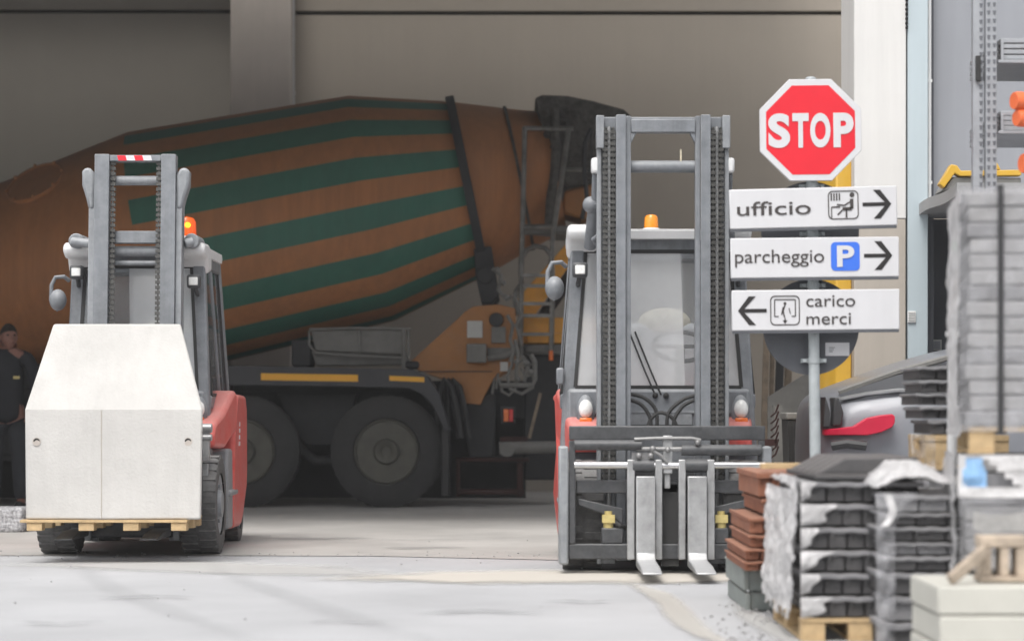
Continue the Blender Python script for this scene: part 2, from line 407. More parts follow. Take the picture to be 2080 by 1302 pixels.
M = dict(
    yard=mat('yard_concrete', (0.42, 0.422, 0.43), 0.85, var=0.10, scale=0.7, bump=0.15, bscale=90, dust=0.0, spec=0.2),
    shedfloor=mat('shed_floor_concrete', (0.42, 0.405, 0.385), 0.8, var=0.16, scale=0.9, bump=0.1, bscale=70, spec=0.25),
    apron=mat('apron_concrete', (0.47, 0.45, 0.42), 0.85, var=0.1, scale=1.5, bump=0.15, spec=0.2),
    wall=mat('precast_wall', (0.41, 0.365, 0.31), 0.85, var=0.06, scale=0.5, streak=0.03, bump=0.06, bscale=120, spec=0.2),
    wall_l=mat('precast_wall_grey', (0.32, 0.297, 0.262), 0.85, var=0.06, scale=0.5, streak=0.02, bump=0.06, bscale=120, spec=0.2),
    colm=mat('column_concrete', (0.47, 0.425, 0.385), 0.85, var=0.08, scale=1.4, streak=0.05, bump=0.06, spec=0.2),
    joint=mat('hole_shade_dark', (0.012, 0.012, 0.012), 0.9, var=0.1),
    pipe=mat('pale_pipe', (0.6, 0.6, 0.6), 0.5),
    soffit=mat('roof_underside', (0.22, 0.215, 0.2), 0.9),
    pil_w=mat('white_render', (0.66, 0.65, 0.63), 0.8, var=0.04, scale=1.2, streak=0.05, bump=0.05, bscale=150, spec=0.2),
    pil_b=mat('beige_render', (0.43, 0.39, 0.34), 0.8, var=0.04, scale=1.2, streak=0.06, bump=0.05, bscale=150, spec=0.2),
    blue_panel=mat('pale_blue_panel', (0.45, 0.52, 0.55), 0.5, var=0.03, scale=1.0, streak=0.05),
    grey_wall=mat('grey_cladding', (0.29, 0.30, 0.325), 0.55, var=0.03, scale=0.8, streak=0.05),
    door=mat('charcoal_door', (0.075, 0.078, 0.09), 0.5, var=0.05),
    canopy=mat('canopy_metal', (0.33, 0.33, 0.33), 0.5, var=0.1),
    white=mat('white_plastic', (0.7, 0.7, 0.69), 0.45, var=0.04),
    yellow=mat('safety_yellow', (0.62, 0.36, 0.02), 0.5, var=0.08, scale=3, dust=0.12),
    fk_grey=mat('grey_paint', (0.15, 0.163, 0.182), 0.42, var=0.16, scale=6, streak=0.3, dust=0.3, dustcol=(0.44, 0.45, 0.46)),
    fk_mid=mat('worn_grey_paint', (0.20, 0.213, 0.23), 0.5, var=0.2, scale=9, streak=0.25, dust=0.36, dustcol=(0.46, 0.47, 0.48)),
    fk_dark=mat('dark_steel', (0.034, 0.036, 0.04), 0.42, var=0.35, scale=9, dust=0.14, dustcol=(0.36, 0.36, 0.36)),
    fk_white=mat('dusty_white_paint', (0.68, 0.685, 0.69), 0.5, var=0.08, scale=7, dust=0.35, dustcol=(0.62, 0.61, 0.6)),
    fk_red=mat('red_paint', (0.60, 0.045, 0.035), 0.45, var=0.12, scale=5, dust=0.36, dustcol=(0.62, 0.34, 0.31), coat=0.15),
    fk_steel=mat('scuffed_steel', (0.28, 0.285, 0.29), 0.4, metal=0.4, var=0.35, scale=7, dust=0.5, dustcol=(0.55, 0.55, 0.55)),
    chrome=mat('chrome_rod', (0.62, 0.62, 0.63), 0.3, metal=1.0, var=0.05),
    rubber=mat('black_rubber', (0.03, 0.03, 0.03), 0.6, var=0.2),
    tyre=mat('dusty_tyre', (0.055, 0.055, 0.056), 0.85, var=0.25, scale=10, dust=0.42, dustcol=(0.26, 0.255, 0.25), bump=0.2),
    chain=mat('greasy_chain', (0.03, 0.03, 0.03), 0.4, metal=0.6, var=0.35, scale=30, dust=0.25),
    cream=mat('cream_vinyl', (0.62, 0.56, 0.42), 0.6),
    seat_vinyl=mat('pale_seat_vinyl', (0.50, 0.50, 0.51), 0.6),
    dull=mat('dull_steel', (0.22, 0.22, 0.225), 0.45, metal=0.5, var=0.25, scale=20, dust=0.2),
    lens=mat('clear_lamp_lens', (0.8, 0.8, 0.78), 0.12, var=0.1, scale=60, spec=0.7),
    amber=mat('amber_plastic', (0.85, 0.28, 0.02), 0.25, var=0.05, spec=0.6),
    orange_lamp=mat('orange_lamp', (0.75, 0.16, 0.02), 0.25, var=0.05, spec=0.6),
    red_lamp=mat('red_lamp', (0.6, 0.02, 0.02), 0.2, var=0.05, spec=0.6),
    brass=mat('yellow_brass', (0.5, 0.41, 0.17), 0.5, var=0.15, scale=30),
    concrete=mat('pale_precast_concrete', (0.545, 0.532, 0.51), 0.9, var=0.13, scale=1.3, bump=0.18, bscale=60, spec=0.15, streak=0.05),
    wood=mat('pale_pallet_wood', (0.50, 0.36, 0.20), 0.8, var=0.22, scale=12, bump=0.15),
    wood_p=mat('bleached_wood', (0.40, 0.33, 0.26), 0.85, var=0.4, scale=12, bump=0.15),
    wood_d=mat('old_grey_wood', (0.24, 0.19, 0.14), 0.85, var=0.3, scale=10, bump=0.2),
    granite=None,
    drum_o=mat('drum_orange', (0.41, 0.165, 0.058), 0.6, var=0.10, scale=1.5, streak=0.2, dust=0.22, dustcol=(0.25, 0.16, 0.10)),
    drum_g=mat('drum_green', (0.03, 0.14, 0.10), 0.6, var=0.10, scale=1.5, streak=0.15, dust=0.2, dustcol=(0.14, 0.2, 0.16)),
    tr_orange=mat('truck_orange', (0.36, 0.15, 0.04), 0.6, var=0.14, scale=4, dust=0.18, dustcol=(0.3, 0.25, 0.2)),
    strut=mat('lit_truck_orange', (0.78, 0.36, 0.05), 0.6, var=0.14, scale=4, dust=0.12, dustcol=(0.3, 0.25, 0.2)),  # lit copy of the truck orange, brightened for light from the right
    tr_dark=mat('truck_black', (0.028, 0.029, 0.032), 0.7, var=0.2, scale=5, dust=0.06, dustcol=(0.25, 0.24, 0.22)),
    tr_tyre=mat('truck_tyre', (0.032, 0.032, 0.033), 0.9, var=0.2, scale=5, dust=0.07, dustcol=(0.24, 0.23, 0.21)),
    tr_rim=mat('truck_rim', (0.09, 0.088, 0.075), 0.7, var=0.2, scale=8, dust=0.08, dustcol=(0.25, 0.24, 0.2)),
    tr_fender=mat('truck_fender', (0.032, 0.033, 0.038), 0.5, var=0.12, scale=3, dust=0.06, dustcol=(0.25, 0.24, 0.24)),
    tr_steel=mat('dirty_steel', (0.14, 0.137, 0.128), 0.6, var=0.2, scale=7, dust=0.2, dustcol=(0.33, 0.32, 0.3)),
    ladder=mat('worn_ladder_steel', (0.16, 0.155, 0.145), 0.35, metal=0.4, var=0.4, scale=9),
    tr_grime=mat('caked_cement', (0.085, 0.08, 0.072), 0.95, var=0.45, scale=14, bump=0.9, bscale=30),
    tr_red=mat('dull_red_frame', (0.04, 0.014, 0.012), 0.7, var=0.2),
    reflector=mat('yellow_reflector', (0.8, 0.40, 0.03), 0.4, var=0.05),
    plate=mat('pale_plate', (0.5, 0.5, 0.48), 0.6, var=0.1),
    sg_white=mat('sign_white', (0.60, 0.60, 0.615), 0.4, var=0.03, scale=3, streak=0.03),
    sg_red=mat('sign_red', (0.68, 0.015, 0.03), 0.4, var=0.05, scale=3),
    sg_black=mat('sign_black', (0.02, 0.018, 0.018), 0.5),
    sg_ink=mat('sign_grey_ink', (0.055, 0.048, 0.046), 0.5),
    sg_blue=mat('sign_blue', (0.045, 0.16, 0.68), 0.4, var=0.03),
    sg_back=mat('sign_shadow_grey', (0.095, 0.10, 0.112), 0.55, var=0.08, scale=4, streak=0.08),
    galv=mat('galvanised_post', (0.38, 0.41, 0.42), 0.5, metal=0.2, var=0.12, scale=14),
    car=mat('car_silver', (0.22, 0.228, 0.25), 0.4, metal=0.15, var=0.05, coat=0.2),
    car_dark=mat('car_black_trim', (0.05, 0.05, 0.052), 0.4),
    car_glass=mat('car_tinted_glass', (0.06, 0.062, 0.068), 0.35, var=0.05, spec=0.3),
    car_lamp=mat('car_tail_lamp', (0.62, 0.02, 0.06), 0.4, var=0.08, spec=0.4),
    tile_b=mat('brown_tile', (0.24, 0.085, 0.045), 0.8, var=0.3, scale=9, dust=0.3, dustcol=(0.42, 0.25, 0.18), bump=0.2),
    tile_d=mat('dark_tile', (0.05, 0.05, 0.053), 0.6, var=0.25, scale=8, dust=0.22, dustcol=(0.22, 0.2, 0.19), bump=0.15),
    tile_g=mat('grey_tile', (0.17, 0.17, 0.178), 0.6, var=0.2, scale=6, dust=0.3, dustcol=(0.38, 0.37, 0.37), bump=0.1),
    slab=mat('light_grey_slab', (0.27, 0.265, 0.265), 0.6, var=0.2, scale=5, dust=0.2, dustcol=(0.5, 0.49, 0.49)),
    film=film_mat('torn_white_film', (0.66, 0.65, 0.65), 0.65, 1.0),
    film_t=film_mat('thin_clear_film', (0.5, 0.5, 0.52), 0.08, 0.5, 0.25),
    film_b=film_mat('blue_printed_film', (0.25, 0.45, 0.72), 0.8, 1.0),
    strap=mat('black_strap', (0.03, 0.03, 0.032), 0.5),
    crate=mat('grey_green_crate', (0.20, 0.23, 0.22), 0.6, var=0.2, scale=8, dust=0.3),
    box=mat('cream_kerb', (0.50, 0.49, 0.44), 0.85, var=0.06, scale=3, bump=0.1),
    post=mat('perforated_post', (0.33, 0.345, 0.37), 0.5, metal=0.2, var=0.12, scale=14, dust=0.15),
    hole=mat('post_hole', (0.13, 0.135, 0.15), 0.6),
    opipe=mat('orange_pipe', (0.72, 0.15, 0.05), 0.45, var=0.08),
    green=mat('green_plastic', (0.08, 0.38, 0.08), 0.5),
    tan=mat('tan_pole', (0.34, 0.27, 0.23), 0.6),
    jacket=mat('dark_jacket', (0.018, 0.019, 0.024), 0.8, var=0.25, scale=8),
    trousers=mat('dark_trousers', (0.032, 0.034, 0.04), 0.85, var=0.2, scale=8),
    skin=mat('skin', (0.26, 0.13, 0.10), 0.6, var=0.1, scale=20),
    hair=mat('dark_hair', (0.03, 0.022, 0.018), 0.7, var=0.2, scale=30),
)
g = mat('speckled_granite', (0.36, 0.36, 0.37), 0.8, var=0.75, scale=38, bump=0.5, bscale=40)
M['granite'] = g
M['brass'].node_tree.nodes['Principled BSDF'].inputs['Specular IOR Level'].default_value = 0.3

# ------------------------------------------------------------------ ground sheets
b = MB(); b.sheet(lambda u, v: (lerp(-70, 70, u), lerp(-40, 90, v), 0), 4, 4)
tag(b.build('yard_ground', M['yard']), kind='structure')
b = MB()
fl = [(-8.5, 16.25)] + [(x, 16.0 - 0.00 * x + 0.05 * math.sin(x * 1.7)) for x in (-6, -4, -2.2, -0.9)] + [(0.1, 15.6), (0.6, 15.4), (2.9, 15.35), (2.9, 22), (12, 22), (12, 29.6), (-8.5, 29.6)]
b.f([b.v((x, y, 0.004)) for x, y in fl])
tag(b.build('shed_floor', M['shedfloor']), kind='structure')


def soft_patch(name, pts, widths, m, z, fade=0.5):
    """a dusty trace on the concrete: full in the middle, thinning out towards its borders"""
    vs, fs, at = [], [], []
    K = 8
    n = len(pts)
    for i, (x, y) in enumerate(pts):
        d = Vector(pts[min(i + 1, n - 1)]) - Vector(pts[max(i - 1, 0)]); d.normalize()
        px_, py_ = -d.y, d.x
        for k in range(K + 1):
            t = k / K * 2 - 1
            vs.append((x + px_ * t * widths[i], y + py_ * t * widths[i], z))
            at.append(max(0.0, 1 - abs(t)) * min(1, i / 2.0, (n - 1 - i) / 2.0))
    for i in range(n - 1):
        for k in range(K):
            a = i * (K + 1) + k
            fs.append((a, a + 1, a + K + 2, a + K + 1))
    me = bpy.data.meshes.new(name); me.from_pydata(vs, [], fs)
    la = me.attributes.new('spread', 'FLOAT', 'POINT')
    for i, v in enumerate(at): la.data[i].value = v
    me.materials.append(m)
    o = bpy.data.objects.new(name, me); COL.objects.link(o)
    return tag(o, kind='structure')


def patch_mat(name, col, amount=1.0, scale=2.5):
    m = bpy.data.materials.new(name); m.use_nodes = True
    nt = m.node_tree; L = nt.links
    bs = nt.nodes['Principled BSDF']; bs.inputs['Base Color'].default_value = (*col, 1); bs.inputs['Roughness'].default_value = 0.9
    bs.inputs['Specular IOR Level'].default_value = 0.2
    tr = nn(nt, 'ShaderNodeBsdfTransparent')
    at = nn(nt, 'ShaderNodeAttribute'); at.attribute_name = 'spread'
    tc = nn(nt, 'ShaderNodeTexCoord')
    n = nn(nt, 'ShaderNodeTexNoise'); n.inputs['Scale'].default_value = scale; n.inputs['Detail'].default_value = 8; n.inputs['Roughness'].default_value = 0.7
    L.new(tc.outputs['Object'], n.inputs['Vector'])
    a = nn(nt, 'ShaderNodeMath', operation='MULTIPLY_ADD'); a.inputs[1].default_value = 1.6; L.new(at.outputs['Fac'], a.inputs[0])
    s2 = nn(nt, 'ShaderNodeMath', operation='SUBTRACT'); L.new(n.outputs['Fac'], s2.inputs[0]); s2.inputs[1].default_value = 0.75
    L.new(s2.outputs[0], a.inputs[2])
    mr = nn(nt, 'ShaderNodeMapRange'); mr.inputs['From Min'].default_value = 0.0; mr.inputs['From Max'].default_value = 0.7; mr.inputs['To Max'].default_value = amount
    L.new(a.outputs[0], mr.inputs['Value'])
    mx = nn(nt, 'ShaderNodeMixShader'); L.new(mr.outputs[0], mx.inputs[0]); L.new(tr.outputs[0], mx.inputs[1]); L.new(bs.outputs[0], mx.inputs[2])
    L.new(mx.outputs[0], nt.nodes['Material Output'].inputs['Surface'])
    return m


DUST = patch_mat('cream_dust', (0.60, 0.56, 0.50), 0.85)
DUST2 = patch_mat('pale_dust', (0.55, 0.54, 0.52), 0.6, 1.2)
pts = [ground_at(a, c) for a, c in ((560, 1180), (760, 1176), (930, 1174), (1080, 1172), (1250, 1172), (1400, 1174), (1520, 1178), (1600, 1180))]
soft_patch('pale_apron_strip', pts, [0.35, 0.5, 0.75, 0.8, 0.8, 0.75, 0.6, 0.4], DUST, 0.008)
pts = [ground_at(a, c) for a, c in ((-80, 1150), (120, 1148), (340, 1150), (560, 1158), (760, 1168), (900, 1176))]
soft_patch('pale_threshold_dust', pts, [0.3, 0.6, 0.7, 0.7, 0.5, 0.3], DUST2, 0.006)
pts = [ground_at(a, c) for a, c in ((1255, 1176), (1295, 1192), (1335, 1208), (1362, 1228), (1378, 1250), (1400, 1272), (1430, 1292), (1480, 1312), (1520, 1330))]
soft_patch('cream_spill_trail', pts, [0.06, 0.10, 0.11, 0.10, 0.11, 0.10, 0.08, 0.07, 0.05], patch_mat('faint_cream_dust', (0.56, 0.53, 0.48), 0.6, 6), 0.010)
OIL = patch_mat('oil_stain', (0.18, 0.18, 0.185), 0.25, 5)
TRK = patch_mat('tyre_trace', (0.28, 0.28, 0.285), 0.10, 9)
for i_, (a, c, w_, h_) in enumerate(((640, 1096, .5, .22), (860, 1115, .35, .16), (300, 1215, .3, .1), (980, 1246, .35, .11), (700, 1268, .22, .06), (1180, 1225, .2, .07), (120, 1270, .25, .07))):
    gx, gy = ground_at(a, c)
    soft_patch('oil_stain', [(gx + w_ * (t_ / 3 - 1) * 1.0, gy + .06 * math.sin(t_ * 1.7 + i_)) for t_ in range(7)], [h_ * .5, h_, h_ * 1.2, h_, h_ * .8, h_, h_ * .4], OIL, 0.0115 + .0004 * i_)
for i_, tr_ in enumerate((((150, 1130), (170, 1160), (230, 1200), (330, 1240), (470, 1290), (600, 1340)), ((420, 1130), (450, 1165), (540, 1200), (660, 1240), (820, 1290), (1000, 1340)), ((500, 1085), (640, 1095), (820, 1100), (1000, 1098), (1130, 1095)))):
    soft_patch('tyre_trace', [ground_at(a, c) for a, c in tr_], [.13] * len(tr_), TRK, 0.0145 + .0004 * i_)
gr = MB(); rg = random.Random(5)
for k in range(300):
    if k < 150: gx, gy = ground_at(rg.gauss(1530, 45), rg.uniform(1215, 1330))
    elif k < 270: gx, gy = rg.uniform(-4.5, 1), rg.gauss(16.0, .25)
    else: gx, gy = rg.uniform(-4, 1.2), rg.uniform(10.3, 20)
    r_ = rg.uniform(.003, .009) * (1.2 if k < 150 else .7)
    gr.ball((gx, gy, .004 + r_ * .5), (r_ * rg.uniform(.8, 1.5), r_, r_ * .7), 6, 4)
tag(gr.build('gravel', M['slab']), kind='stuff')
pts = [ground_at(a, c) for a, c in ((1480, 1200), (1500, 1228), (1525, 1252), (1560, 1275), (1600, 1305), (1650, 1340))]
soft_patch('dust_beside_pallets', pts, [0.05, 0.09, 0.1, 0.1, 0.1, 0.1], DUST2, 0.007)

# ------------------------------------------------------------------ the shed
shed = thing('warehouse', 'open concrete warehouse with a pale panel back wall behind the mixer truck', 'warehouse', (-1, 28.5, 0))
DB, DL = 28.5, 29.0
xr0 = X(599, DB)
zj = Z(27, DB)
b = MB(); b.box(xr0, 14, DB, DB + 0.2, 0, zj - 0.025); b.build('wall_panel', M['wall'], shed)
b = MB(); b.box(xr0, 14, DB, DB + 0.2, zj + 0.025, 7.0); b.build('wall_panel', M['wall'], shed)
zj2 = Z(24, DL)
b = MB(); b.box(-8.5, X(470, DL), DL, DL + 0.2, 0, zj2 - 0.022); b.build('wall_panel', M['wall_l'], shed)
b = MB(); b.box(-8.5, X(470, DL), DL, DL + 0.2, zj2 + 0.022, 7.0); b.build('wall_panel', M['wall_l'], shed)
b = MB(); b.box(-8.6, 14, DL + 0.25, DL + 0.4, 0, 7.0); b.build('wall_joint_backing', M['joint'], shed)
b = MB(); b.box(X(468, 28.1), X(592, 28.1), 28.1, 28.9, 0, 7.0); b.build('column', M['colm'], shed, bevel=0.02)
b = MB(); b.tube([(X(595.5, 28.3), 28.3, 0), (X(595.5, 28.3), 28.3, 7)], 0.018, 8)
for zz in (1.5, 3.0, Z(192, 28.3), 6.2): b.box(X(591, 28.3), X(600, 28.3), 28.26, 28.34, zz, zz + 0.03)
b.build('cable_conduit', M['pipe'], shed)
b = MB(); b.box(-8.8, 3.2, 18.6, 27.0, 7.0, 7.25); b.box(-8.8, 3.2, 27.62, 29.4, 7.0, 7.25); b.box(-8.8, -8.0, 27.0001, 27.6199, 7.0, 7.25); b.build('roof', M['soffit'], shed)  # slot by the back wall and open right end added to brighten the wall
b = MB(); b.box(-8.8, 2.36, 18.2, 18.6, 4.12, 7.25); b.build('unseen_lintel_beam', M['soffit'], shed)  # out of view; underside lowered to dim the daylight on the truck
b = MB(); b.box(-8.8, -8.55, 18.2, 29.4, 0, 7.0); b.build('side_wall', M['wall_l'], shed)
pz = Z(445, 17.0)
x0, x1 = X(1735, 17), X(1840, 17)
b = MB(); b.box(x0, x1, 17, 17.65, 0, pz); b.build('pillar_base', M['pil_b'], shed, bevel=0.008)
b = MB(); b.box(x0 - 0.003, x1 + 0.003, 16.996, 17.653, pz, 7.0); b.build('pillar', M['pil_w'], shed, bevel=0.008)
b = MB()
zz = Z(60, 17)
while zz < 4.0:
    b.box(x1 - 0.004, x1 + 0.012, 16.98, 16.996, zz, zz + 0.016); zz += 0.032
b.build('corner_bead', M['joint'], shed)

b = MB(); gz = Z(330, 17.4)
b.prism([(2.362, 17.12), (2.255, 17.12), (2.20, 17.24), (2.165, 17.45), (2.165, 17.68), (2.362, 17.68)], 'z', 0.0, gz)
o = b.build('column_guard', M['yellow'], None, bevel=0.01, smooth=20, loc=(2.26, 17.4, 0)); tag(o, 'tall yellow faceted guard wrapped round the base of the white pillar', 'column guard')

# ------------------------------------------------------------------ grey building to the right
gb = thing('office_building', 'grey clad building with a pale blue pilaster and a canopy over its dark door', 'building', (3.5, 17.3, 0))
b = MB(); b.box(x1 + 0.012, X(1885, 17), 17.0, 17.6, 0, 8); b.build('pilaster', M['blue_panel'], gb, bevel=0.005)
dx0, dx1 = X(1893, 17.2), X(2010, 17.2)
dz = Z(440, 17.2)
b = MB(); b.box(dx0, 12, 17.2, 17.4, dz, 8); b.box(dx1, 12, 17.2, 17.4, 0, dz - 0.0005)
b.build('wall', M['grey_wall'], gb)
b = MB(); b.box(X(1885, 17) , dx0 - 0.002, 17.12, 17.5, 0, 8); b.build('dark_reveal', M['door'], gb)
dr = MB(); dr.box(dx0 + 0.002, dx1 - 0.002, 17.45, 17.5, 0, dz); dr = dr.build('door', M['door'], gb)
b = MB(); b.box(X(1893, 17.45), X(1912, 17.45), 17.435, 17.448, Z(712, 17.45), Z(690, 17.45)); b.build('notice', M['plate'], dr)
b = MB(); b.box(X(1895, 17.43), X(1910, 17.43), 17.428, 17.434, Z(709, 17.43), Z(693, 17.43)); b.build('notice_print', M['grey_wall'], dr)
b = MB(); xx = X(1889, 17.05); b.tube([(xx, 17.07, dz + 0.07), (xx, 17.07, 8)], 0.013, 10)
for zz in (Z(165, 17), Z(372, 17), 4.4): b.box(xx - 0.03, xx + 0.018, 17.06, 17.11, zz, zz + 0.02)
b.build('downpipe', M['white'], gb)
b = MB(); b.box(X(1843, 17), X(1860, 17), 16.985, 16.998, Z(656, 17), Z(632, 17)); ic = b.build('intercom', M['white'], gb, bevel=0.004)
b = MB()
for k in range(4): b.box(X(1845, 17), X(1858, 17), 16.98, 16.984, Z(652 - k * 5, 17), Z(650 - k * 5, 17))
b.build('button_row', M['plate'], ic)
cz = Z(441, 17.1)
b = MB()
N = 14
prof = []
for i in range(N + 1):
    t = i / N
    prof.append((17.15 - 1.6 * t, cz + 0.012 * math.sin(t * math.pi * 2) + 0.02 * t))
top = [(y, z + 0.075) for y, z in reversed(prof)]
b.prism(prof + top, 'x', X(1862, 17.1), 6.0)
b.build('canopy', M['canopy'], gb, smooth=50)

# pieces that stand on the canopy, behind the rack
D = 16.2
b = MB()
b.prism([(X(a, D), Z(c, D)) for a, c in ((1908, 374), (1932, 334), (1944, 336), (1952, 347), (2075, 345), (2075, 357), (1950, 358), (1940, 352), (1918, 382))], 'y', D, D + 0.1)
b.prism([(X(a, D), Z(c, D)) for a, c in ((2020, 345), (2026, 330), (2034, 345))], 'y', D + 0.01, D + 0.09)
o = b.build('steel_bracket', M['yellow'], None, bevel=0.006, loc=(X(1990, D), D, Z(380, D))); tag(o, 'yellow angled steel bracket lying above the dark canopy', 'bracket')
b = MB(); b.prism([(X(a, D), Z(c, D)) for a, c in ((1918, 386), (1936, 359), (2076, 361), (2076, 386))], 'y', D + 0.02, D + 0.4)
o = b.build('ballast_block', M['tr_steel'], None, bevel=0.01, loc=(X(1990, D), D, Z(386, D))); tag(o, 'dark grey wedge block under the yellow bracket on the canopy', 'block')

# ------------------------------------------------------------------ pallet rack with orange pipe ends
D = 13.0
rk = thing('pallet_rack', 'galvanised rack with a perforated upright and ribbed shelf beams above the wrapped slabs', 'rack', (X(2003, D), D, 0))
for a, c, yy in ((1979, 1999, D + 0.03), (2003, 2025, D)):
    b = MB(); b.box(X(a, D), X(c, D), yy, yy + 0.06, 0, 4.4)
    pst = b.build('upright', M['post'], rk, bevel=0.003)
    h = MB(); zz = 1.7
    cx = (X(a, D) + X(c, D)) / 2
    while zz < 3.5:
        for s in ((-1, 1) if a > 2000 else (1,)):
            x_ = cx + s * 0.015
            h.prism([(x_ - 0.009, zz + 0.022), (x_ + 0.009, zz + 0.022), (x_ + 0.005, zz), (x_ - 0.005, zz)], 'y', yy - 0.003, yy - 0.001)
        zz += 0.043
    h.build('slots', M['hole'], pst)
b = MB(); b.box(X(1983, D), X(1993, D), D + 0.005, D + 0.027, Z(165, D), Z(113, D)); b.build('beam_lock', M['rubber'], rk, bevel=0.003)
for zt, zb in ((84, 128), (232, 272)):
    b = MB(); b.box(X(2028, D), 4.8, D + 0.0, D + 0.05, Z(zb, D), Z(zb - 6, D))
    for k in range(4):
        zz = lerp(Z(zb - 8, D), Z(zt, D), k / 3.2)
        b.box(X(2034, D), 4.8, D + 0.02, D + 0.9, zz, zz + 0.022)
    b.box(X(2034, D), X(2040, D), D + 0.01, D + 0.06, Z(zb, D), Z(zt, D))
    b.build('shelf_beam', M['post'], rk, bevel=0.002)
for i, (a, c, r0, nm) in enumerate(((2065, 205, 17, 'upper'), (2070, 240, 16, 'lower'), (2083, 332, 19, 'bottom'))):
    D2 = 12.7
    b = MB(); s = D2 / F
    cx, cz2 = X(a, D2) + 0.02, Z(c, D2)
    b.lathe([(0, r0 * s * 1.0), (0.02, r0 * s * 1.12), (0.05, r0 * s * 1.12), (0.055, r0 * s), (0.55, r0 * s * 0.9)], (cx - 0.035, D2, cz2), (1, 0.35, 0), 18)
    o = b.build('orange_pipe', M['opipe'], None, loc=(cx, D2, cz2))
    tag(o, ('orange plastic pipe end, upper of the pair on the rack shelf', 'orange plastic pipe end, lower of the pair on the rack shelf', 'single orange plastic pipe end just above the tall wrapped slab pack')[i], 'pipe', 'orange pipes on the rack')

# ------------------------------------------------------------------ concrete mixer truck
DN = 23.8            # near wheel faces
DC = 25.0            # middle of the drum
tk = thing('mixer_truck', 'orange cement mixer truck with a green striped drum parked inside the shed', 'truck', (X(640, DC), DC, 0))
ax = Vector((0.98, 0, 0.2)).normalized()
o0 = Vector((X(314, DC), DC, Z(514, DC)))
SC = F / DC
prof = [(-2.75, 0.25), (-2.6, 0.5), (-1.4, 0.995), (0.0, 1.245), (2.25, 1.16), (3.24, 0.90), (3.75, 0.73), (4.14, 0.61)]
NSEG = 120
b = MB()
fine = []
for (t0, r0), (t1, r1) in zip(prof, prof[1:]):
    n = 6
    for k in range(n): fine.append((lerp(t0, t1, k / n), lerp(r0, r1, k / n)))
fine.append(prof[-1])
rings = [b.ring(o0 + ax * t, ax, r, NSEG, (-0.2, 0, 0.98)) for t, r in fine]
for i in range(len(rings) - 1):
    tm = (fine[i][0] + fine[i + 1][0]) / 2
    for k in range(NSEG):
        mi = 0
        if -0.02 < tm < 3.2:
            if ((k + 1) % 8) < 4 and (k % 8) in (0, 1, 2, 7): mi = 1
        b.f((rings[i][k], rings[i][(k + 1) % NSEG], rings[i + 1][(k + 1) % NSEG], rings[i + 1][k]), mi)
b.f(rings[0], 0); b.f(rings[-1], 0)
drum = b.build('drum', [M['drum_o'], M['drum_g']], tk, smooth=28)
# manhole cover, riding on the front cone
b = MB()
up_ = Vector((-0.2, 0, 0.98)); phi = R(36)
nrm = (up_ * math.cos(phi) + Vector((0, -1, 0)) * math.sin(phi) - ax * 0.178).normalized()
mc = o0 + ax * -0.94 + (up_ * math.cos(phi) + Vector((0, -1, 0)) * math.sin(phi)) * 1.06
b.lathe([(-0.02, 0.31), (0.02, 0.31), (0.024, 0.285), (0.012, 0.28), (0.016, 0.0)], mc, nrm, 40)
tg = nrm.cross(ax).normalized()
for k in range(8):
    q = mc + Matrix.Rotation(k * math.pi / 4, 3, nrm) @ (tg * 0.296)
    b.cyl(q, q + nrm * 0.045, 0.016, n=8)
b.build('manhole_cover', M['drum_o'], drum, bevel=0.006)
b = MB()
tb = 3.25
b.lathe([(tb - 0.045, 0.86), (tb - 0.045, 0.955), (tb + 0.045, 0.955), (tb + 0.045, 0.84)], o0, ax, 64)
b.build('roller_ring', M['tr_dark'], drum, bevel=0.008)
b = MB()
b.lathe([(3.76, 0.70), (3.76, 0.745), (3.79, 0.745), (3.79, 0.69)], o0, ax, 64)
b.build('seam_ring', M['tr_grime'], drum)
# roller bracket under the ring (near and far)
for dy in (24.35, 25.5):
    b = MB()
    b.prism([(X(a, 24.35), Z(c, 24.35)) for a, c in ((962, 505), (998, 500), (1014, 600), (1000, 618), (978, 616), (966, 560))], 'y', dy, dy + 0.22)
    b.cyl((X(985, 24.35), dy - 0.04, Z(560, 24.35)), (X(985, 24.35), dy + 0.3, Z(560, 24.35)), 0.085)
    b.build('drum_roller', M['tr_dark'], tk, bevel=0.012)

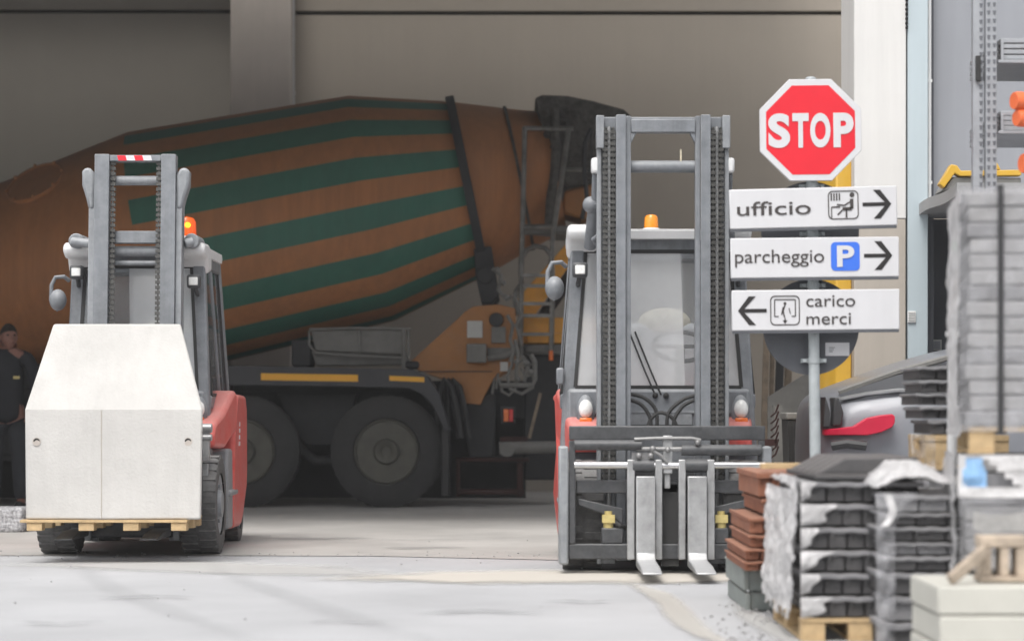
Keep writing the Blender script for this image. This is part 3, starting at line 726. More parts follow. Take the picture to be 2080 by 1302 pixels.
# chassis, axle gear, tank
b = MB()
for dy in (24.55, 25.4): b.box(-9.4, X(1090, 24.6), dy, dy + 0.1, 0.86, 1.14)
for xx in (-6.5, -4.0, -2.4, -0.9, 0.2): b.box(xx, xx + 0.12, 24.6, 25.45, 0.88, 1.1)
b.build('chassis', M['tr_dark'], tk, bevel=0.01)
def truck_wheel(cx, dy, r=0.545, s=1):
    w = thing('wheel', None, None, (cx - tk.location.x, dy - tk.location.y, r)); w.parent = tk
    b = MB(); yd = (0, s, 0); c = Vector((cx, dy, r))
    b.lathe([(0.05, 0.30), (0.0, 0.33), (0.0, 0.46), (0.03, 0.515), (0.06, r), (0.27, r), (0.3, 0.515), (0.33, 0.46), (0.33, 0.30)], c, yd, 48, False)
    for k in range(36):
        a = k / 36 * 2 * math.pi
        p = c + Vector((math.cos(a) * (r - 0.02), s * 0.055, math.sin(a) * (r - 0.02)))
        rot = Matrix.Rotation(-a, 3, 'Y')
        for yy in (0.0, 0.17):
            q = p + Vector((0, s * yy, 0))
            b.box(q.x - 0.022, q.x + 0.022, q.y, q.y + s * 0.08, q.z - 0.03, q.z + 0.026, rot)
    b.build('tyre', M['tr_tyre'], w, smooth=40)
    b = MB()
    b.lathe([(0.02, 0.315), (0.0, 0.30), (0.02, 0.285), (0.05, 0.262), (0.07, 0.225), (0.055, 0.20), (0.05, 0.14), (0.04, 0.135)], c, yd, 48)
    b.build('rim', M['tr_rim'], w, smooth=30)
    b = MB()
    b.lathe([(0.0, 0.045), (-0.04, 0.085), (-0.05, 0.11), (0.01, 0.125), (0.06, 0.125)][::1], c, yd, 32)
    for k in range(10):
        a = k / 10 * 2 * math.pi
        q = c + Vector((math.cos(a) * 0.168, s * 0.035, math.sin(a) * 0.168))
        b.cyl(q, q + Vector((0, s * 0.03, 0)), 0.016, n=8)
    b.build('hub', M['tr_rim'], w, smooth=30)
    b = MB()
    for k in range(10):
        a = (k + .5) / 10 * 2 * math.pi
        q = c + Vector((math.cos(a) * 0.243, s * 0.04, math.sin(a) * 0.243))
        b.box(q.x - 0.014, q.x + 0.014, q.y, q.y + s * 0.012, q.z - 0.032, q.z + 0.032, Matrix.Rotation(-a, 3, 'Y'))
    b.build('hand_hole', M['joint'], w)
for cx in (X(785, DN), X(492, DN), -8.1):
    truck_wheel(cx, DN)
    truck_wheel(cx, DN + 2.5, s=-1)
b = MB()
for cx in (X(785, DN), X(492, DN)):
    b.cyl((cx, DN + 0.3, 0.545), (cx, DN + 2.2, 0.545), 0.13)
    b.ball((cx, DC, 0.55), 0.26)
b.prism([(X(a, 24.2), Z(c, 24.2)) for a, c in ((560, 800), (725, 800), (700, 870), (670, 905), (620, 905), (590, 870))], 'y', 24.3, 24.5)
b.tube([(X(600, 24.2), 24.25, Z(905, 24.2)), (X(640, 24.2), 24.25, Z(935, 24.2)), (X(690, 24.2), 24.25, Z(935, 24.2)), (X(720, 24.2), 24.25, Z(915, 24.2))], 0.05)
b.build('suspension', M['tr_dark'], tk, bevel=0.01)
b = MB(); b.box(-7.2, X(330, 23.9), 23.9, 24.5, 0.45, 1.15); b.build('fuel_tank', M['tr_dark'], tk, bevel=0.08)
b = MB(); b.box(-7.3, X(440, 24.2), 24.1, 26, 1.15, 1.40); b.build('deck', M['tr_dark'], tk, bevel=0.01)
b = MB()
b.prism([(-9.6, 0.55), (-7.3, 0.55), (-7.3, 2.9), (-7.55, 3.15), (-9.2, 3.15), (-9.6, 1.9)], 'y', 23.85, 26.25)
cab = b.build('cab', M['tr_orange'], tk, bevel=0.06)
b = MB(); b.prism([(-9.35, 1.9), (-8.2, 1.9), (-8.2, 2.75), (-9.05, 2.75)], 'y', 23.842, 23.852); b.build('side_window', M['car_glass'], cab)
b = MB(); b.box(-7.2, X(1068, 25.6), 25.62, 25.66, 0.03, 1.25); b.build('dark_backing', M['rubber'], tk)  # added dark sheet, stands in for the darkness under the truck
# fender
b = MB()
fp = [(250, 743), (500, 743), (838, 750), (868, 764), (891, 797), (905, 842), (914, 874), (903, 876), (893, 850), (878, 822), (855, 799), (828, 788), (600, 783), (250, 783)]
fw = [(X(a, DN), Z(c, DN)) for a, c in fp]
b.prism(fw, 'y', DN - 0.05, DN - 0.02)
out = fw[1:7]
lip = out + [(x - 0.012, z - 0.012) for x, z in reversed(out)]
b.prism(lip, 'y', DN - 0.02, DN + 0.62)
fen = b.build('fender', M['tr_fender'], tk, bevel=0.006)
for a, c, e, g_ in ((530, 727, 758, 775), (791, 862, 763, 776)):
    b = MB(); y_ = DN - 0.053
    b.f([b.v((X(p, y_), y_, Z(q, y_))) for p, q in ((a, e), (c, e + 3), (c, g_), (a, g_ - 3))])
    b.build('reflector_strip', M['reflector'], fen)
b = MB(); b.box(X(897, DN), X(912, DN), DN + 0.0, DN + 0.6, 0.12, Z(872, DN)); b.build('mudflap', M['rubber'], tk, bevel=0.006)
b = MB()
for k, (dx_, r_) in enumerate(((0, 0.035), (18, 0.03), (9, 0.03))):
    b.tube([P(a + dx_, c, 23.95 + 0.07 * k) for a, c in ((893, 900), (890, 840), (893, 790), (903, 772), (915, 785), (926, 830), (935, 890))], r_, 8)
b.build('hose_bundle', M['rubber'], tk)
# stored chute section above the fender
b = MB(); D = 24.0
b.prism([(X(a, D), Z(c, D)) for a, c in ((630, 671), (822, 668), (822, 720), (640, 712))], 'y', D + 0.05, D + 0.1)
b.box(X(640, D), X(822, D), D + 0.1, D + 0.55, Z(722, D), Z(712, D))
b.prism([(X(a, D), Z(c, D)) for a, c in ((630, 712), (700, 720), (822, 718), (832, 740), (640, 742))], 'y', D + 0.12, D + 0.5)
trough = b.build('spare_chute', M['tr_steel'], tk, bevel=0.008)
b = MB()
b.tube([P(628, 672, D), P(628, 700, D), P(640, 716, D), P(700, 722, D), P(820, 727, D), P(821, 748, D)], 0.013)
b.tube([P(628, 669, D), P(730, 666, D), P(835, 668, D)], 0.013)
b.tube([P(730, 667, D), P(731, 722, D)], 0.01); b.tube([P(820, 668, D), P(820, 750, D)], 0.018); b.tube([P(829, 672, D), P(830, 726, D)], 0.014)
b.build('chute_rail', M['tr_steel'], trough)
b = MB(); b.box(X(590, D), X(630, D), D + 0.1, D + 0.6, Z(744, D), Z(690, D)); b.build('toolbox', M['tr_dark'], tk, bevel=0.02)
b = MB(); b.box(X(822, D), X(850, D), D + 0.1, D + 0.6, Z(748, D), Z(733, D))
b.build('water_tank', M['tr_dark'], tk, bevel=0.02)
# rear frame plates
rp_ = [(943, 634), (962, 622), (1012, 618), (1046, 626), (1052, 700), (1046, 742), (1004, 768), (986, 800), (976, 822), (932, 818), (906, 773), (850, 752), (832, 736), (938, 640)]
for dy in (24.15, 25.9):
    b = MB(); b.prism([(X(a, 24.15), Z(c, 24.15)) for a, c in rp_], 'y', dy, dy + 0.06)
    fr = b.build('rear_frame', M['tr_orange'], tk, bevel=0.008)
    if dy < 25:
        D = dy - 0.01
        b = MB(); b.box(X(949, D), X(980, D), D - 0.012, D, Z(686, D), Z(652, D)); b.build('data_plate', M['plate'], fr)
        b = MB(); b.box(X(948, D), X(988, D), D - 0.16, D, Z(737, D), Z(699, D)); b.build('control_box', M['tr_steel'], fr, bevel=0.01)
        b = MB(); b.box(X(998, D), X(1027, D), D - 0.04, D, Z(697, D), Z(664, D)); b.build('control_panel', M['tr_steel'], fr, bevel=0.005)
        b = MB(); c_ = P(1008, 650, D); b.cyl(c_, c_ + Vector((0, -0.05, 0)), 0.07, n=24); b.build('gauge', M['tr_dark'], fr, bevel=0.006)
        b = MB(); b.box(X(1016, D), X(1032, D), D - 0.03, D, Z(754, D), Z(735, D)); b.build('small_plate', M['plate'], fr)
        b = MB(); b.bar(P(990, 714, D), P(1045, 714, D), 0.06, 0.07); b.tube([P(990, 728, D - .08), P(1020, 724, D - .08), P(1046, 716, D - .08)], 0.03); b.build('control_arm', M['tr_steel'], fr)
        b = MB(); b.box(X(850, D), X(1000, D), D - 0.008, D, Z(755.5, D), Z(753.5, D)); b.build('weld_line', M['tr_dark'], fr)
b = MB(); D = 24.4
b.box(X(1053, D), X(1230, D), D, D + 0.5, Z(698, D), Z(645, D)); b.box(X(1070, D), X(1230, D), D - 0.03, D, Z(697, D), Z(676, D))
b.build('rear_crossbeam', M['strut'], tk, bevel=0.01)
b = MB(); b.box(X(1045, D), X(1240, D), D - 0.02, D + 0.5, Z(720, D), Z(700, D)); b.box(X(1066, D), X(1105, D), D - 0.05, D - 0.02, Z(716, D), Z(703, D)); b.build('step_beam', M['tr_steel'], tk, bevel=0.01)
b = MB(); D = 24.5
b.prism([(X(a, D), Z(c, D)) for a, c in ((1046, 640), (1052, 606), (1160, 484), (1195, 452), (1215, 452), (1206, 482), (1152, 545), (1085, 642))], 'y', D, D + 0.12)
b.build('hopper_strut', M['strut'], tk, bevel=0.01)
b = MB(); b.prism([(X(a, D), Z(c, D)) for a, c in ((1150, 548), (1206, 484), (1206, 520), (1118, 640), (1088, 642))], 'y', D + 0.3, D + 0.4); b.build('strut_gusset', M['tr_dark'], tk)
# hopper, funnel, chute
b = MB()
b.prism([(X(a, DC), Z(c, DC)) for a, c in ((1085, 214), (1100, 207), (1150, 209), (1200, 219), (1262, 236), (1278, 250), (1268, 280), (1215, 300), (1206, 378), (1150, 388), (1128, 350), (1112, 300), (1094, 250))], 'y', 24.45, 25.6)
hop = b.build('hopper', M['tr_grime'], tk, bevel=0.02)
hop_d = MB(); hop_d.tube([P(1125, 220, 24.4), P(1130, 300, 24.4), P(1118, 420, 24.4), P(1116, 455, 24.4)], 0.05); hop_d.tube([P(1108, 224, 24.4), P(1114, 236, 24.4)], 0.04)
for k in range(26): hop_d.ball((random.uniform(X(1110, 24.4), X(1205, 24.4)), 24.44, random.uniform(Z(370, 24.4), Z(225, 24.4))), (random.uniform(.015, .06), .03, random.uniform(.015, .06)), 8, 5)
hop_d.build('cement_crust', M['tr_grime'], hop)
b = MB(); b.prism([(X(a, DC), Z(c, DC)) for a, c in ((1095, 300), (1150, 330), (1205, 378), (1150, 392), (1128, 452), (1108, 452))], 'y', 24.6, 25.4); b.build('funnel', M['tr_grime'], tk, bevel=0.02)
b = MB()
b.prism([(X(a, DC), Z(c, DC)) for a, c in ((1140, 395), (1210, 378), (1216, 440), (1180, 452), (1142, 440))], 'y', 24.6, 25.4); b.build('discharge_chute', M['tr_orange'], tk, bevel=0.03)
b = MB(); b.box(X(1058, 24.6), X(1215, 24.6), 24.5, 25.4, Z(478, 24.6), Z(460, 24.6)); b.box(X(1120, 24.6), X(1155, 24.6), 24.46, 24.5, Z(474, 24.6), Z(462, 24.6)); b.build('platform', M['tr_steel'], tk, bevel=0.008)
# ladder
D = 24.2
b = MB(); r = 0.026
b.tube([P(1057, 722, D), P(1060, 520, D), P(1066, 258, D)], r)
b.tube([P(1118, 560, D), P(1124, 470, D), P(1140, 370, D), P(1155, 262, D)], r)
b.tube([P(1064, 261, D), P(1165, 262, D)], r * .9); b.tube([P(1150, 345, D), P(1195, 346, D)], r * .8)
b.tube([P(1062, 461, D), P(1124, 461, D)], r)
b.tube([P(1058, 560, D), P(1059, 527, D), P(1070, 508, D), P(1088, 500, D), P(1108, 504, D), P(1120, 520, D), P(1122, 560, D), P(1120, 712, D)], r)
for yy in (560, 581, 617, 641, 679): b.bar(P(1058, yy, D), P(1121, yy, D), 0.04, 0.034)
b.tube([P(1058, 577, D), P(1048, 590, D), P(1045, 610, D), P(1052, 640, D)], r * .8)
b.build('ladder', M['ladder'], tk)
b = MB()
b.tube([P(1200, 262, 24.1), P(1188, 290, 24.1), P(1187, 350, 24.1), P(1192, 400, 24.1), P(1182, 445, 24.1)], 0.022)
b.tube([P(1202, 262, 24.1), P(1201, 345, 24.1), P(1193, 347, 24.1)], 0.012)
b.build('safety_loop', M['tr_dark'], tk)
b = MB(); b.cyl(P(1119, 712, 24.15), P(1119, 732, 24.15), 0.022); b.build('handle_grip', M['orange_lamp'], tk)
# lamps, hoses, valves at the tail
b = MB(); D = 23.95
b.box(X(1018, D), X(1046, D), D, D + 0.08, Z(860, D), Z(824, D)); tl = b.build('tail_light', M['tr_dark'], tk, bevel=0.006)
b = MB(); b.box(X(1023, D), X(1033, D), D - 0.03, D - 0.001, Z(856, D), Z(831, D)); b.build('indicator_lens', M['orange_lamp'], tl, bevel=0.004)
b = MB(); b.box(X(1034, D), X(1042, D), D - 0.03, D - 0.001, Z(856, D), Z(831, D)); b.build('brake_lens', M['red_lamp'], tl, bevel=0.004)
b = MB()
b.tube([P(1078, 720, D), P(1086, 735, D), P(1086, 770, D), P(1082, 782, D), P(1015, 783, D)], 0.025)
b.tube([P(1046, 690, D), P(1052, 720, D), P(1048, 760, D), P(1050, 775, D)], 0.02)
b.tube([P(1014, 770, D), P(1020, 795, D), P(1034, 803, D), P(1046, 790, D), P(1048, 770, D)], 0.014)
b.tube([P(1055, 735, D), P(1066, 728, D), P(1078, 740, D), P(1070, 752, D), P(1058, 748, D), P(1066, 765, D), P(1080, 762, D)], 0.013)
b.tube([P(1000, 800, D), P(1004, 770, D), P(1012, 758, D), P(1008, 790, D)], 0.012)
b.tube([P(1046, 600, D), P(1060, 640, D), P(1048, 660, D), P(1060, 700, D)], 0.014)
b.tube([P(1044, 700, D), P(1040, 740, D), P(1030, 765, D), P(1036, 790, D), P(1060, 800, D), P(1084, 785, D)], 0.016)
b.tube([P(1030, 640, D), P(1042, 660, D), P(1036, 690, D), P(1044, 715, D), P(1036, 735, D)], 0.018)
b.tube([P(1060, 722, D), P(1072, 748, D), P(1064, 775, D)], 0.02)
b.tube([P(1000, 545, D), P(1018, 560, D), P(1012, 590, D), P(1030, 610, D), P(1040, 600, D)], 0.02)
for a, c in ((1050, 735), (1068, 738), (1078, 756), (1052, 770), (1010, 548), (1022, 575), (1028, 604)): b.ball(P(a, c, D - .02), 0.03, 10, 6)
b.build('valve_piping', M['tr_steel'], tk)
b = MB(); D = 24.1
b.prism([(X(a, D), Z(c, D)) for a, c in ((933, 820), (1006, 800), (1004, 930), (954, 932))], 'y', D + 0.1, D + 0.5)
b.build('rear_leg_box', M['tr_dark'], tk, bevel=0.02)
b = MB(); b.cyl(P(1014, 910, 23.9), P(1135, 908, 23.9), 0.06, n=20)
b.cyl(P(1030, 912, 23.84), P(1030, 912, 23.95), 0.075, n=24); b.build('support_tube', M['tr_steel'], tk)
b = MB(); D = 24.0
b.box(X(1016, D), X(1072, D), D, D + 0.3, Z(897, D), Z(887, D)); b.box(X(925, D), X(1075, D), D + 0.1, D + 0.16, Z(938, D), Z(930, D))
b.box(X(926, D), X(934, D), D + 0.1, D + 0.2, 0.1, Z(930, D)); b.box(X(1050, D), X(1062, D), D + 0.1, D + 0.2, 0.1, Z(940, D)); b.box(X(926, D), X(1065, D), D + 0.1, D + 0.2, Z(1005, D), Z(994, D))
b.build('underrun_frame', M['tr_red'], tk, bevel=0.008)
b = MB(); b.box(X(1065, 24.5), X(1160, 24.5), 24.5, 25.2, 0.25, Z(720, 24.5)); b.build('rear_box', M['tr_dark'], tk, bevel=0.02)

# plank resting by the tail, floor clutter
b = MB(); b.bar(P(1075, 890, 23.7), P(1098, 798, 23.7), 0.06, 0.03)
o = b.build('wood_plank', M['wood_d'], None, loc=P(1085, 890, 23.7)); tag(o, 'short wooden plank leaning behind the truck tail lamp', 'plank')

# ------------------------------------------------------------------ forklifts
def loft(b, secs):
    b.skin([[b.v(p) for p in s] for s in secs], True)


def chain_links(b, x, y, z0, z1, w=0.026):
    z = z0; k = 0
    while z < z1:
        if k % 2: b.box(x - w / 2, x + w / 2, y - 0.012, y + 0.012, z, z + 0.020)
        else: b.box(x - w / 7, x + w / 7, y - 0.006, y + 0.006, z - 0.006, z + 0.022)
        z += 0.017; k += 1


def fk_wheel(root, O, x, y, r, w):
    side = 1 if x > 0 else -1
    wl_ = thing('wheel', None, None, (x, y, r)); wl_.parent = root
    c = Vector((x, y, r)); d = Vector((side, 0, 0))
    b = MB(O)
    h = w / 2
    b.lathe([(-h, r * .62), (-h, r * .92), (-h + .025, r - .012), (h - .025, r - .012), (h, r * .92), (h + .004, r * .75), (h, r * .62)], c, d, 40, False)
    n = 26
    for k in range(n):
        a = k / n * 2 * math.pi
        for sx in (-1, 1):
            aa = a + (0.5 / n * 2 * math.pi if sx > 0 else 0)
            q = c + Vector((sx * h * .52, math.cos(aa) * (r - .017), math.sin(aa) * (r - .017)))
            b.box(q.x - h * .46, q.x + h * .46, q.y - .022, q.y + .022, q.z - .011, q.z + .011, Matrix.Rotation(aa - math.pi / 2, 3, 'X'))
    b.build('tyre', M['tyre'], wl_, smooth=40)
    b = MB(O)
    b.lathe([(h - .05, r * .63), (h - .01, r * .6), (h - .03, r * .5), (h - .035, r * .3), (h + .01, r * .26), (h + .01, 0.0)], c, d, 32)
    for k in range(6):
        a = k / 6 * 2 * math.pi
        q = c + Vector((side * (h - .035), math.cos(a) * r * .4, math.sin(a) * r * .4)); b.cyl(q, q + d * .02, .013, n=8)
    b.build('rim', M['fk_mid'], wl_, smooth=30)


def flare(b, O, sx):
    """the red flanks swell out behind the front wheels and draw in towards the tail"""
    W = ((.2, .54), (.35, .545), (.6, .57), (.95, .61), (1.2, .63), (1.6, .615), (2.3, .54))
    for v_ in b.vs:
        if abs(v_.x - O[0]) < .5: continue
        ly = v_.y - O[1]
        for (a, wa), (c, wc) in zip(W, W[1:]):
            if a <= ly <= c: w = lerp(wa, wc, (ly - a) / (c - a)); break
        else: w = .54
        v_.x = O[0] + sx * (w - max(0, .45 - v_.z) * .10)


def forklift(label, X0, Y0, hb, ht, glass_m, beacon, lamps, rz=0.0, cabz=1.98):
    O = (X0, Y0, 0)
    root = thing('forklift', label, 'forklift', O, None)
    for sx in (-1, 1):
        fk_wheel(root, O, sx * .465, .32, .33, .235)
        fk_wheel(root, O, sx * .435, 1.9, .245, .20)
    b = MB(O); b.box(-.34, .34, .12, 2.0, .17, .62); b.box(-.3, .3, .08, .5, .12, .3); b.cyl((-.36, .32, .33), (.36, .32, .33), .1)
    b.build('chassis', M['fk_dark'], root, bevel=.015)
    for sx in (-1, 1):
        b = MB(O)
        prof = [(.30, .70), (.28, .78), (.34, .87), (.48, .90), (.62, .94), (.95, 1.09), (1.02, 1.05), (1.0, .80), (.86, .76), (.74, .72), (.66, .69), (.6, .69)]
        xs = (.34, .52, .58, .585)
        b.prism(prof, 'x', sx * .34, sx * .57)
        flare(b, O, sx)
        b.build('front_fender', M['fk_red'], root, bevel=.035, seg=3)
        b = MB(O)
        prof = [(.93, .79), (1.03, 1.06), (1.5, 1.05), (2.05, .98), (2.22, .85), (2.25, .55), (2.12, .56), (2.02, .54), (1.88, .53), (1.72, .50), (1.62, .40), (1.58, .2), (1.5, .13), (1.06, .13), (1.0, .2)]
        b.prism(prof, 'x', sx * .42, sx * .60)
        flare(b, O, sx)
        b.build('side_panel', M['fk_red'], root, bevel=.03, seg=3)
        b = MB(O)
        for k_ in range(4 if sx > 0 else 0): b.box(sx * .58, sx * .613, 1.16, 1.2, .70 + k_ * .045, .73 + k_ * .045)
        if sx > 0: b.build('side_decal', M['sg_white'], root)
        b = MB(O); b.box(sx * .44, sx * .585, .70, .99, .14, .685) ; b.box(sx * .44, sx * .60, .72, 1.2, .36, .41)
        b.build('step', M['fk_mid'], root, bevel=.02)
    b = MB(O)
    def sec(y, hw, z0, z1, c=.1):
        return [(x, y, z) for x, z in ((-hw + c, z0), (hw - c, z0), (hw, z0 + c), (hw, z1 - c), (hw - c, z1), (-hw + c, z1), (-hw, z1 - c), (-hw, z0 + c))]
    loft(b, [sec(1.05, .44, .5, 1.08), sec(1.6, .45, .5, 1.10), sec(2.1, .45, .3, 1.06), sec(2.35, .40, .34, .98, .14), sec(2.42, .30, .42, .86, .16)])
    b.build('counterweight', M['fk_red'], root, bevel=.02)
    # cowl under the windscreen
    b = MB(O); b.box(-hb + .05, hb - .05, .50, .62, .55, 1.075)
    cw = b.build('front_panel', M['fk_grey'], root, bevel=.02)
    b = MB(O); b.box(-hb + .15, hb - .15, .485, .499, .93, .945); b.box(-.2, .2, .485, .499, .86, .925); b.build('panel_trim', M['fk_mid'], cw)
    # headlights
    for sx, x in ((-1, -.44), (1, .49 if hb > .55 else .42)):
        b = MB(O); b.ball((x, .47, .93), (.055, .06, .11), 18, 12); hl = b.build('headlight', M['fk_grey'], root)
        b = MB(O); b.ball((x, .425, .955), (.043, .04, .056), 18, 10); b.build('lens', M['lens'], hl)
        b = MB(O); b.box(x - .037, x + .037, .385, .44, .862, .902); b.build('indicator', M['orange_lamp'], hl, bevel=.008)
    # cab
    zt = cabz
    b = MB(O)
    for sx in (-1, 1):
        b.bar((sx * (hb - .045), .54, .62), (sx * (ht - .04), .62, zt), .085, .09, (0, 1, 0))
        b.bar((sx * (hb - .05), 1.62, .95), (sx * (ht - .05), 1.5, zt), .09, .1, (0, 1, 0))
        b.bar((sx * (hb - .035), .56, 1.0), (sx * (hb - .045), 1.62, 1.0), .05, .09)
        b.bar((sx * (ht - .03), .6, zt - .04), (sx * (ht - .03), 1.52, zt - .04), .06, .08)
        xa = lerp(hb, ht, .55) - .03
        b.bar((sx * (hb - .03), 1.15, 1.0), (sx * (ht - .03), 1.05, zt), .035, .04, (0, 1, 0))
    b.bar((-ht + .05, .61, zt - .03), (ht - .05, .61, zt - .03), .07, .09)
    b.bar((-ht + .05, 1.5, zt - .03), (ht - .05, 1.5, zt - .03), .07, .09)
    b.build('cab_frame', M['fk_grey'], root, bevel=.012)
    b = MB(O)
    loft(b, [sec(.50, ht - .02, zt - .005, zt + .045, .02), sec(.56, ht + .01, zt - .005, zt + .06, .025), sec(.66, ht + .01, zt + .01, zt + .06, .02)])
    loft(b, [sec(1.44, ht + .01, zt + .01, zt + .07, .02), sec(1.52, ht + .01, zt - .005, zt + .07, .025), sec(1.62, ht - .03, zt - .005, zt + .04, .02)])
    for sx in (-1, 1): b.box(sx * (ht - .08), sx * (ht + .018), .6599, 1.4401, zt - .004, zt + .058)
    rf = b.build('roof', M['fk_white'], root, bevel=.012)
    b = MB(O); b.box(-ht + .081, ht - .081, .661, 1.439, zt + .03, zt + .036); b.build('roof_window', GL_ROOF, rf)
    # curved roof shoulders that carry the tilt cylinders
    for sx in (-1, 1):
        b = MB(O)
        pr = [(.36, zt + .05), (.40, zt + .075), (.62, zt + .08), (.75, zt + .05), (.75, zt - .10), (.60, zt - .12), (.54, zt - .02), (.44, zt - .03), (.37, zt + .0)]
        b.prism(pr, 'x', sx * (ht - .16), sx * (ht + .03)); b.build('roof_bracket', M['fk_white'], root, bevel=.03, seg=3)
    # glazing
    def pane(name, q, m, par, seal=True):
        b = MB(O); A = [b.v(p) for p in q]; b.f(A); p_ = b.build(name, m, par, smooth=0, solid=.006)
        if seal:
            b = MB(O); c = [Vector(p) for p in q]
            for i in range(4): b.bar(c[i], c[(i + 1) % 4], .022, .022, (0, 1, 0))
            b.build('seal', M['rubber'], p_)
        return p_
    k = .1
    fx0, fx1 = hb - .10, ht - .085
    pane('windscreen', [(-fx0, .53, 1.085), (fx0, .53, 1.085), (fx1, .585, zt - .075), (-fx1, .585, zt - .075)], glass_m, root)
    gs = GL_SIDE
    for sx in (-1, 1):
        pane('side_window', [(sx * (hb - .02), .62, 1.05), (sx * (hb - .03), 1.55, 1.05), (sx * (ht - .02), 1.46, zt - .08), (sx * (ht - .02), .66, zt - .08)], gs, root)
    pane('rear_window', [(-hb + .1, 1.6, 1.15), (hb - .1, 1.6, 1.15), (ht - .1, 1.51, zt - .08), (-ht + .1, 1.51, zt - .08)], gs, root)
    # seat, wheel
    b = MB(O); b.box(-.18, .34, 1.0, 1.4, .95, 1.08); b.box(-.16, .32, 1.33, 1.45, 1.05, 1.50)
    st = b.build('seat', M['seat_vinyl'], root, bevel=.04, seg=3)
    b = MB(O); b.ball((.09, 1.38, 1.50), (.17, .07, .10), 18, 10); b.build('headrest', M['cream'], st)
    b = MB(O); cc = Vector((.16, .92, 1.34)); n_ = Vector((0, -.55, .83)).normalized()
    u_ = Vector((1, 0, 0)); v_ = n_.cross(u_)
    b.tube([cc + (u_ * math.cos(t) + v_ * math.sin(t)) * .17 for t in [i / 24 * 2 * math.pi for i in range(24)]], .014, 8, True)
    b.tube([cc - u_ * .16, cc + u_ * .16], .012); b.cyl(cc, cc - n_ * .3, .03)
    b.build('steering_wheel', M['rubber'], root)
    b = MB(O)
    for dx in (0, .035): b.tube([(-.02 + dx, .50, 1.04), (-.08 + dx, .505, 1.18), (-.175 + dx, .535, 1.42)], .006, 6)
    b.ball((-.02, .49, 1.035), .018, 10, 6); b.ball((.045, .49, 1.035), .018, 10, 6)
    b.build('wiper', M['rubber'], root)
    # beacon
    bx, by, bz, br, bh, lit = beacon
    b = MB(O); b.lathe([(-.05, br * 1.5), (-.012, br * 1.35), (0, br * 1.1)], (bx, by, bz), (0, 0, 1), 24); bc = b.build('beacon', M['fk_white'], root, bevel=.004)
    b = MB(O); b.lathe([(0.001, br), (bh * .75, br * .92), (bh * .93, br * .7), (bh, br * .2)], (bx, by, bz), (0, 0, 1), 24)
    b.build('beacon_dome', M['amber_dome'] if lit else M['amber'], bc)
    if lit:
        b = MB(O); b.ball((bx + .008, by - .01, bz + bh * .58), (.022, .02, .02), 12, 8); b.build('bulb', M['bulb'], bc)
    # work lights and mirror
    for sx, zl in lamps:
        xl = sx * (lerp(hb, ht, (zl - .85) / (zt - .85)) - .06)
        b = MB(O); b.box(xl - .045, xl + .045, .40, .47, zl - .045, zl + .045); b.bar((xl, .47, zl - .03), (xl + sx * .01, .56, zl - .09), .03, .03)
        wlp = b.build('work_light', M['fk_dark'], root, bevel=.014)
        b = MB(O); b.box(xl - .030, xl + .030, .390, .402, zl - .027, zl + .027); b.build('lens', M['lens'], wlp, bevel=.006)
    for sx in (-1,):
        xm = sx * (hb + .025); zm = 1.70
        b = MB(O); b.ball((xm, .50, zm - .02), (.058, .06, .072), 18, 12); mr_ = b.build('mirror', M['fk_grey'], root)
        b = MB(O)
        b.tube([(xm + .005, .49, zm - .09), (xm - .045 * sx * -1, .49, zm - .02), (xm - .04, .49, zm + .08), (xm - .015, .49, zm + .13), (xm + .04, .5, zm + .135), (xm + .07, .53, zm + .11)], .014)
        b.build('mirror_arm', M['fk_grey'], mr_)
    if hb > .55:
        b = MB(O); b.box(-hb - .015, -hb + .03, .45, .53, 1.1, 1.2); b.build('hinge', M['fk_grey'], root, bevel=.01)
    return root


GL_ROOF = glass('roof_glass', None, .05, tint=(.95, .96, .97))
GL_SIDE = glass('side_glass', None, .16, tint=(.88, .9, .91))
M['bulb'] = emit('lit_bulb', (1.0, .42, .06), 9.0)
am = bpy.data.materials.new('amber_dome'); am.use_nodes = True
_nt = am.node_tree; _bs = _nt.nodes['Principled BSDF']; _bs.inputs['Base Color'].default_value = (.85, .20, .03, 1); _bs.inputs['Roughness'].default_value = .25
_tr = nn(_nt, 'ShaderNodeBsdfTransparent'); _tr.inputs[0].default_value = (1, .45, .12, 1)
_mx = nn(_nt, 'ShaderNodeMixShader'); _mx.inputs[0].default_value = .6
_nt.links.new(_tr.outputs[0], _mx.inputs[1]); _nt.links.new(_bs.outputs[0], _mx.inputs[2]); _nt.links.new(_mx.outputs[0], _nt.nodes['Material Output'].inputs['Surface'])
M['amber_dome'] = am

